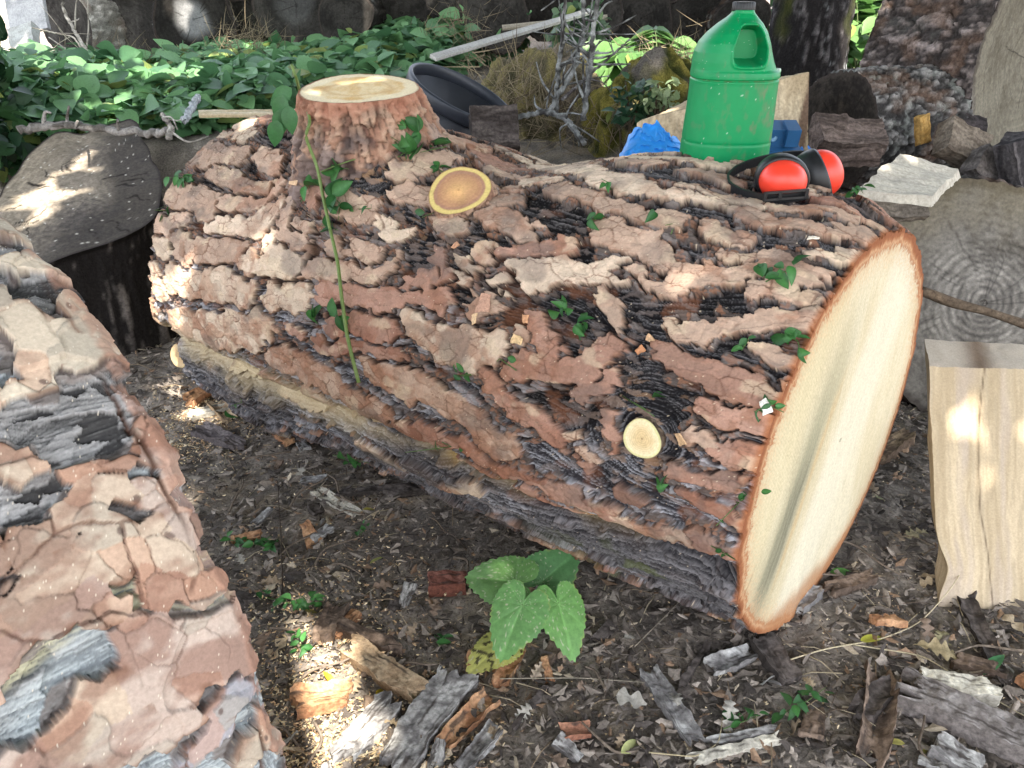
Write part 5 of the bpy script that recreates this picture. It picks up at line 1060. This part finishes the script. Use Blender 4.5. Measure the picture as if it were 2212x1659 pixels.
for i in range(54):
    s = TM[i % 6]; o = s if i < 6 else s.copy()
    if i >= 6: COL.objects.link(o)
    P = free_spot(r_); o.location = P+A3(0, 0, .010); o.rotation_euler = (r_.normal(0, .15), r_.normal(0, .08), r_.uniform(0, 6.3))
def straw(label, pts, r0, col, lift=.015):
    P = []
    for q in pts:
        p = gpt(q[0], q[1]); P.append(p+A3(0, 0, lift+(q[2] if len(q) > 2 else 0)))
    V, F = tube(smooth_path(P, 30), np.linspace(r0, r0*.6, 30), 6); mesh('straw_stem', V, F, A3(*col), M_DRY, label=label, cat='straw')
straw('pale straw stem curving up in front of the pale slab', [(1700, 1440), (1780, 1415), (1900, 1395), (1985, 1360), (2060, 1290, .03), (2095, 1200, .08)], .0014, (.55, .47, .32))
straw('pale straw stem running to the right edge below the slab', [(1830, 1405), (1990, 1430), (2100, 1500), (2240, 1580)], .0013, (.52, .45, .30))
straw('fine dark stem lying across the soil right of the plant', [(1330, 1300), (1400, 1420), (1500, 1440)], .0011, (.14, .11, .08))
straw('fine pale stem rising between soil and big log', [(1370, 1410), (1450, 1330), (1520, 1250)], .0010, (.30, .26, .20))
straw('fine pale stem lying flat at the bottom middle', [(1080, 1480), (1250, 1478), (1420, 1490)], .0010, (.35, .31, .24))
straw('bent straw loop at the bottom right of the middle', [(1400, 1640), (1500, 1650), (1550, 1620), (1560, 1560)], .0012, (.42, .35, .22))
straw('thin upright dead weed stem beside the left foreground log', [(612, 1330), (614, 1200, .05), (612, 1120, .10)], .0014, (.06, .045, .035), .0)

# ================================================================== broad leaved plant in the middle foreground
plant = thing('broad_leaved_plant', gpt(1160, 1320), 'young plant with four broad heart shaped green leaves, on the soil before the big log', 'plant')
def heart(base, tip, wid, nrm, seed, col, bend=.10, na=120, nr=26):
    base = np.asarray(base); tip = np.asarray(tip); L = np.linalg.norm(tip-base); fr_ = frame(tip-base, unit(nrm))
    ph = np.linspace(-math.pi, math.pi, na); tb_ = np.degrees(np.abs(ph))
    r = np.interp(tb_, [0, 8, 20, 40, 62, 88, 112, 135, 155, 170, 180], [1., .93, .80, .67, .61, .58, .55, .50, .40, .22, .06]); r = r*(1+.034*np.sin(ph*38+2*np.sin(ph*5))+.06*(fb(ph*2+seed, 0*ph, seed, 2)-.5))
    k = np.linspace(0, 1, nr); K, PH = np.meshgrid(k, ph, indexing='ij'); x = K*r*np.cos(PH); y = K*r*np.sin(PH)*wid
    vein = np.abs(np.sin(PH*4.5)); z = .16*np.abs(y)*np.exp(-(y/.5)**2) - bend*(x*np.abs(x)+.8*y*y) + .018*vein*K*(1-K)*2 + .03*(fb(x*7, y*7, seed, 3)-.5)*K
    V = base + L*(x[..., None]*fr_[0]+y[..., None]*fr_[1]+z[..., None]*fr_[2])
    c = lerp(A3(*col), A3(*col)*1.6+A3(.02, .03, .01), .55*np.exp(-(y/.018)**2)+.35*np.exp(-(vein/.12)**2)*K); c = c*(.85+.3*fb(x*9, y*9, seed+1, 3))[..., None]
    c = lerp(c, A3(.40, .42, .12), .5*sstep(.93, 1, K)*sstep(.5, .7, fb(PH*2, 0*PH, seed+5, 2)))
    sp = hsh(np.arange(nr)[:, None]+0*K, np.arange(na)[None]+0*K, 3, seed+2); c = lerp(c, A3(.55, .52, .40), .75*(sp > .965))
    return V, gridF(nr, na), c
hz_ = .075
for i, (b_, t_, w, nn, col, zb_, zt_) in enumerate([((1112, 1258), (1000, 1238), .86, (-.1, -.35, .9), (.16, .33, .10), .075, .06), ((1172, 1256), (1248, 1188), .98, (.25, -.45, .85), (.10, .24, .09), .07, .10), ((1128, 1308), (1076, 1428), .86, (-.1, -.45, .9), (.14, .31, .10), .09, .035), ((1206, 1304), (1243, 1426), .80, (.2, -.40, .9), (.16, .35, .10), .085, .03)]):
    V, F, C = heart(atz(*b_, zb_), atz(*t_, zt_), w, nn, 1000+i*11, col)
    lf = mesh('leaf', V, F, C, M_LEAF, plant)
    V, F = tube(smooth_path([WL[plant.name]+A3(0, 0, -.01), (WL[plant.name]+atz(*b_, zb_))/2+A3(0, 0, .02), atz(*b_, zb_)], 12), .0022, 6); mesh('leaf_stalk', V, F, A3(.14, .22, .08), M_LEAF, plant)
V, F, C = heart(atz(1085, 1395, .012), atz(1010, 1448, .010), .9, (0, 0, 1), 1077, (.48, .48, .14)); C = lerp(C, A3(.04, .03, .02), .9*(vor(V[..., 0]*160, V[..., 1]*160, 3)[2] > .86)); mesh('leaf', V, F, C, M_LEAF, plant, label='yellow withered leaf with dark spots')

# ================================================================== leaf sprigs and the cut vine on the log
def sprig(spots, label, seed, surf='log', size=.035, stemr=.0011, n=5, cat='leaf sprig', droop=.0, spread=.03, name='leaf_sprig', lo=(.02, .075, .02), hi=(.05, .16, .04), stemcol=(.10, .17, .05)):
    r = np.random.default_rng(seed); P = []
    for q in spots:
        if surf == 'log': h = hit_log(q[0], q[1], .006); P.append((h[0], h[1]) if h else (aty(q[0], q[1], 1.6), A3(0, -.6, .8)))
        else: P.append((gpt(*q)+A3(0, 0, .01), A3(0, 0, 1)))
    t = thing(name, P[0][0], label, cat); path = smooth_path([p+nn*.006 for p, nn in P], 24) if len(P) > 1 else np.array([P[0][0], P[0][0]+A3(*r.normal(0, .02, 2), 0)+P[0][1]*.012, P[0][0]+A3(*r.normal(0, .03, 2), 0)+P[0][1]*.015])
    V, F = tube(path, np.linspace(stemr, stemr*.6, len(path)), 6); mesh('stem', V, F, A3(*stemcol), M_LEAF, t)
    for i in range(n):
        k = r.integers(0, len(path)); nn = P[min(len(P)-1, int(k/len(path)*len(P)))][1]; d = unit(r.normal(0, 1, 3)); d = unit(d-nn*np.dot(d, nn)*.8+A3(0, 0, -droop)); T, F = leaf_T(8, r.uniform(.22, .36), r.uniform(.2, .9), r.uniform(-.2, .7), .8)
        M = frame(d, unit(nn+r.normal(0, .45, 3)))*size*r.uniform(.6, 1.15); c = lerp(A3(*lo), A3(*hi), r.random()); V = T@M+path[k]+nn*.006+r.normal(0, .3, 3)*spread*(1 if len(P) == 1 else .25)*(1-np.outer(nn, nn)).sum(0).clip(0, 1)
        mesh('leaf', V, F, c*np.ones((len(T), 1))*(1+.5*(np.abs(T[:, 1:2]) < .002)), M_LEAF, t)
for a in [([(735, 352), (760, 358)], 'wilted green leaves on the bark just right of the vine, uppermost', 1, 4, .04), ([(655, 440), (672, 400)], 'wilted green leaves left of the vine stem', 2, 4, .05), ([(715, 420), (740, 445), (735, 480)], 'limp cluster of green leaves hanging right of the vine stem', 3, 7, .05), ([(700, 490), (735, 500)], 'pair of narrow green leaves at the middle of the vine', 4, 3, .045), ([(775, 452)], 'small green leaf scrap right of the limp cluster', 5, 2, .03),
          ([(685, 690), (690, 665)], 'folded green leaves left of the vine foot', 6, 3, .05), ([(745, 680), (735, 690)], 'small green leaves beside the vine foot', 7, 4, .04), ([(870, 270), (900, 280), (890, 300)], 'green leaves on the bark right below the big branch stub', 8, 5, .042), ([(862, 345), (880, 315), (850, 300)], 'hanging green leaves left of the sprig under the big branch stub', 9, 6, .045), ([(930, 330), (970, 322), (910, 335)], 'green leaf sprig lying across the flat bark plate above the middle stub', 10, 5, .042), ([(950, 372), (962, 380)], 'small green leaf pair above the middle branch stub', 11, 3, .03),
          ([(912, 470)], 'small bright green leaf left of the middle branch stub', 12, 2, .028), ([(372, 362), (400, 385), (420, 398)], 'leafy green tuft on the upper left end of the big log', 13, 12, .03), ([(360, 455)], 'small green leaf on the left end of the big log', 14, 3, .03), ([(1228, 655), (1225, 680)], 'green leaf tuft right of the middle of the log, upper of two', 15, 6, .026), ([(1245, 705), (1270, 700)], 'green leaf tuft right of the middle of the log, lower of two', 16, 6, .026), ([(1655, 615), (1690, 595), (1720, 585)], 'feathery green sprig on the bark near the pale cut face', 17, 9, .032),
          ([(1690, 725), (1725, 740), (1732, 770)], 'green sprig caught at the rim of the pale cut face', 18, 9, .028), ([(1620, 735), (1605, 760)], 'tiny green sprig left of the one caught at the rim', 19, 4, .016), ([(1630, 890)], 'dark green tuft beside the white chip at the cut rim', 20, 8, .02), ([(1275, 485), (1290, 480)], 'small green leaves on bark right of the middle branch stub', 21, 3, .026), ([(1450, 505)], 'single small green leaf below the jug on the bark', 22, 1, .03), ([(1425, 1050), (1435, 1045)], 'small green leaf pair below the lower branch stub', 23, 3, .026), ([(1395, 885)], 'tiny green leaf standing above the lower branch stub', 24, 2, .026),
          ([(1018, 810)], 'dark green scrap on the bark at the middle of the log', 25, 4, .02), ([(955, 955)], 'small green leaf on the lower bark of the log', 26, 2, .026), ([(720, 985), (760, 985), (800, 995)], 'green leaf sprig caught on the lowest bark ridge of the log', 27, 6, .034), ([(520, 862)], 'small green leaf at the left end of the seam', 28, 2, .03), ([(1568, 1195)], 'small round green leaf at the lower cut rim', 29, 2, .02), ([(1600, 1080)], 'small dark green leaf higher on the cut rim', 30, 3, .018), ([(1835, 400), (1850, 408)], 'dark green fir like scraps beside the ear defenders', 31, 8, .022), ([(1320, 410)], 'tiny green scrap on the long upper bark plate', 32, 2, .02), ([(1115, 800)], 'tiny green leaf right of the dark scrap mid log', 33, 1, .022), ([(1590, 1085)], 'tiny green leaf stuck low on the cut rim', 34, 1, .02)]:
    sprig(a[0], a[1], 300+a[2], n=a[3], size=a[4]*.92)
for sp_px, lab, sd2, nn_, sz_ in [([(500, 1180), (560, 1190), (600, 1200)], 'patch of low green weed between the left log and the plant', 41, 26, .022), ([(560, 1300), (640, 1320), (700, 1320)], 'trailing green weed beside the left foreground log', 42, 22, .024), ([(950, 1410), (945, 1390)], 'tiny upright green seedling left of the plant', 43, 4, .03), ([(1680, 1560), (1740, 1530), (1780, 1500)], 'sparse green weed at the lower right of the tip', 44, 14, .024), ([(1560, 1590), (1640, 1560)], 'small green leaves lying left of the sparse weed', 45, 8, .024), ([(640, 1390), (660, 1420)], 'thin green weed tuft next to the left log rim', 46, 12, .02), ([(790, 1150), (780, 1170)], 'tiny yellow green seedling with red stems on bare soil', 47, 8, .014)]:
    sprig(sp_px, lab, 300+sd2, 'ground', n=nn_, size=sz_, cat='weed', name='small_weed', spread=.05)
# the cut vine
vp = [aty(630, 140, 1.60), aty(640, 168, 1.58)]
for q in ((656, 205), (668, 245), (680, 300), (692, 360), (706, 430), (722, 500), (740, 570), (748, 640), (760, 720), (772, 770), (786, 822)):
    h = hit_log(*q); vp.append(h[0]+h[1]*(.022 if q[1] < 320 else .012))
vine = thing('cut_vine', vp[-1], 'long thin green vine stem hanging over the big log from the branch stub', 'vine')
V, F = tube(smooth_path(vp, 70), np.linspace(.0028, .0036, 70), 8); mesh('stem', V, F, lerp(A3(.16, .24, .06), A3(.22, .30, .10), fb(V[:, 2]*40, 0*V[:, 2], 3, 2)), M_LEAF, vine)
h = hit_log(770, 345)
vp4 = hit_log(694, 368)[0]
V, F = tube(smooth_path([vp4, (vp4+h[0])/2+h[1]*.01, h[0]+h[1]*.006], 14), .0013, 6); mesh('side_stem', V, F, A3(.18, .26, .08), M_LEAF, vine)
for i, (x, y, yy, d) in enumerate([(612, 205, 1.56, (-.3, -.3, -.9)), (606, 235, 1.55, (-.1, -.2, -1)), (622, 228, 1.55, (.1, -.3, -.9)), (598, 258, 1.54, (-.2, -.2, -1)), (630, 190, 1.57, (-.6, -.3, -.4))]):
    T, F = leaf_T(8, .3, .3, .3); mesh('leaf', T@(frame(A3(*d), unit(A3(.2, -1, .3)))*.05)+aty(x, y, yy), F, A3(.04, .13, .04)*np.ones((len(T), 1)), M_LEAF, vine)
# chips of wood and bark resting on the log
for i, (x, y, s, col, lab) in enumerate([(1120, 735, .028, (.62, .44, .24), 'pale yellow wood flake lying on the bark at mid log'), (1140, 690, .02, (.45, .24, .13), 'small pink bark flake above the pale yellow wood flake'), (1050, 655, .04, (.40, .24, .17), 'pointed bark flake standing on the bark left of mid log'), (1028, 690, .02, (.60, .42, .25), 'small tan flake beside the pointed bark flake'), (1655, 878, .026, (.78, .74, .66), 'white wood chip stuck at the cut rim'), (1755, 520, .018, (.7, .62, .5), 'small white chip on the bark below the ear defenders'), (985, 535, .018, (.55, .30, .18), 'small orange flake beside the middle of the log'), (1410, 735, .022, (.60, .38, .22), 'orange tan flake right of mid log'), (1385, 760, .02, (.42, .2, .1), 'rust flake next to the orange tan one'), (640, 400, .022, (.62, .42, .26), 'torn pale bark splinter under the big branch stub'), (1475, 950, .024, (.5, .33, .19), 'tan curl of bark right of the lower branch stub')]):
    P, nn = hit_log(x, y); r = np.random.default_rng(40+i); d = unit(np.cross(nn, r.normal(0, 1, 3)))
    hexa('bark_flake', slab_between(P+nn*.003-d*s*.38, P+nn*.006+d*s*.38, s*.6, .0022, unit(nn+r.normal(0, .25, 3)), taper=.6), 500, wood_cf((col, tuple(1.2*c for c in col)), 50+i, 'u', .1), M_LITTER, lab, 'flake', amp=.006, sc=50, seed=60+i)

# ================================================================== an unseen tree added to dapple the sunlight, crown gaps cut towards chosen sun spots
Hm = lambda x, y: hit_log(x, y, .0)[0]
gaps = [(gpt(432, 865), .05), (gpt(470, 905), .04), (gpt(415, 905), .04), (gpt(690, 1515), .055), (gpt(640, 1570), .05), (gpt(665, 1640), .06), (gpt(590, 1290), .04), (gpt(560, 1380), .035), (gpt(600, 1430), .035), (gpt(800, 1440), .04), (gpt(770, 1610), .05),
        (aty(690, 172, 1.66), .045), (aty(650, 190, 1.62), .03), (Hm(545, 250), .045), (Hm(500, 262), .03), (aty(2165, 890, 1.35), .042), (aty(2185, 980, 1.3), .022), (stump_pt(215, 368), .05), (stump_pt(150, 430), .03), (stump_pt(60, 440), .045), (stump_pt(40, 470), .04),
        (gpt(370, 245), .16), (gpt(430, 215), .10), (gpt(550, 160), .11), (gpt(200, 250), .12), (gpt(90, 200), .12), (gpt(700, 95), .13), (gpt(930, 75), .10), (gpt(20, 200), .14), (gpt(270, 290), .09), (gpt(60, 250), .08), (gpt(620, 105), .15), (gpt(130, 215), .06), (gpt(480, 180), .06), (gpt(330, 215), .05), (gpt(820, 60), .07), (aty(1350, 90, 3.7), .22), (aty(1470, 85, 3.7), .15), (aty(1400, 110, 3.6), .08), (aty(1425, 205, 2.95), .06), (aty(1370, 195, 3.1), .05),
        (aty(1850, 60, 4.3), .22), (aty(1860, 120, 4.3), .12), (aty(1860, 10, 5.4), .4), (aty(375, 5, 5.0), .07), (aty(565, 0, 5.0), .06), (aty(800, 5, 5.0), .06), (aty(1930, 345, 1.95), .05), (aty(1430, 225, 2.45), .05), (aty(2060, 20, 2.9), .06), (Hm(1300, 345), .02), (aty(1700, 190, 2.45), .035), (gpt(30, 330), .07), (gpt(1000, 85), .06)]
GP = np.array([g_[0] for g_ in gaps]); GR = np.array([g_[1] for g_ in gaps])
r_ = np.random.default_rng(66)
n = 46000
pz = r_.uniform(3.2, 4.6, n); ctrx = SUN[0]/SUN[2]*pz; ctry = SUN[1]/SUN[2]*pz
px_ = ctrx+r_.uniform(-4.6, 4.6, n); py_ = ctry+r_.uniform(-.6, 7.0, n)
keep = (((px_-ctrx)/4.6)**2+((py_-ctry-3.0)/4.0)**2) < 1.05+.35*(fb(px_*.8, py_*.8, 3, 3)-.5)
pos = np.stack([px_, py_, pz], 1)[keep]
for g_, rr in zip(GP, GR):
    rel = pos-g_; pp = rel-(rel@SUN)[:, None]*SUN; an = fb3(unit(pp), 1.7, int(abs(g_[0]*100)), 2); pos = pos[np.linalg.norm(pp, axis=1) > rr*(.55+.9*an)+.075]
ext = np.array([main.c+a_*main.fr+b_*main.up+SUN*(hh_/SUN[2]) for a_ in np.arange(-.30, .30, .07) for b_ in np.arange(-.33, .30, .07) for hh_ in (3.2, 3.7)])  # extra leaves added to keep the sun off the big cut face
pos = np.concatenate([pos, ext+r_.normal(0, .02, ext.shape)])
n = len(pos); V, F, C = leaf_cloud(pos, unit(r_.normal(0, 1, (n, 3))*A3(1, 1, .4)), unit(r_.normal(0, .35, (n, 3))+A3(*SUN)), r_.uniform(.12, .20, n), green(n, r_, (.03, .09, .02), (.09, .2, .05)), *leaf_T(4, .36, .1, .1))
tb2 = A3(1.2, -3.4, -.1)
shade = thing('added_shade_tree', tb2, 'unseen leafy tree added to shade the felled logs and the wood pile', 'tree')
mesh('crown', V, F, C, M_LEAF, shade)
parts = [(*tube(smooth_path([tb2, tb2+A3(-.05, .1, 1.6), tb2+A3(-.2, .6, 3.2), tb2+A3(-.3, 1.6, 4.2)], 24), np.linspace(.24, .10, 24), 14), A3(.10, .085, .07))]
for q in ((-2.6, 1.2, 4.0), (-1.0, 3.2, 4.2), (2.6, 1.0, 4.0), (3.2, 2.8, 4.1), (.2, 4.2, 4.3), (-3.4, 3.6, 4.1), (1.6, 4.0, 4.2)):
    parts.append((*tube(smooth_path([tb2+A3(-.1, .35, 2.4), A3(q[0]*.45+.5, (q[1]-3.0)*.5-.8, 3.5), A3(*q)], 20), np.linspace(.10, .02, 20), 9), A3(.10, .085, .07)))
V, F, C = join(parts); mesh('trunk', V, F, C, M_ROUGH, shade)
logT['label'] = 'huge freshly felled pine log with orange plated bark and a pale cut end'
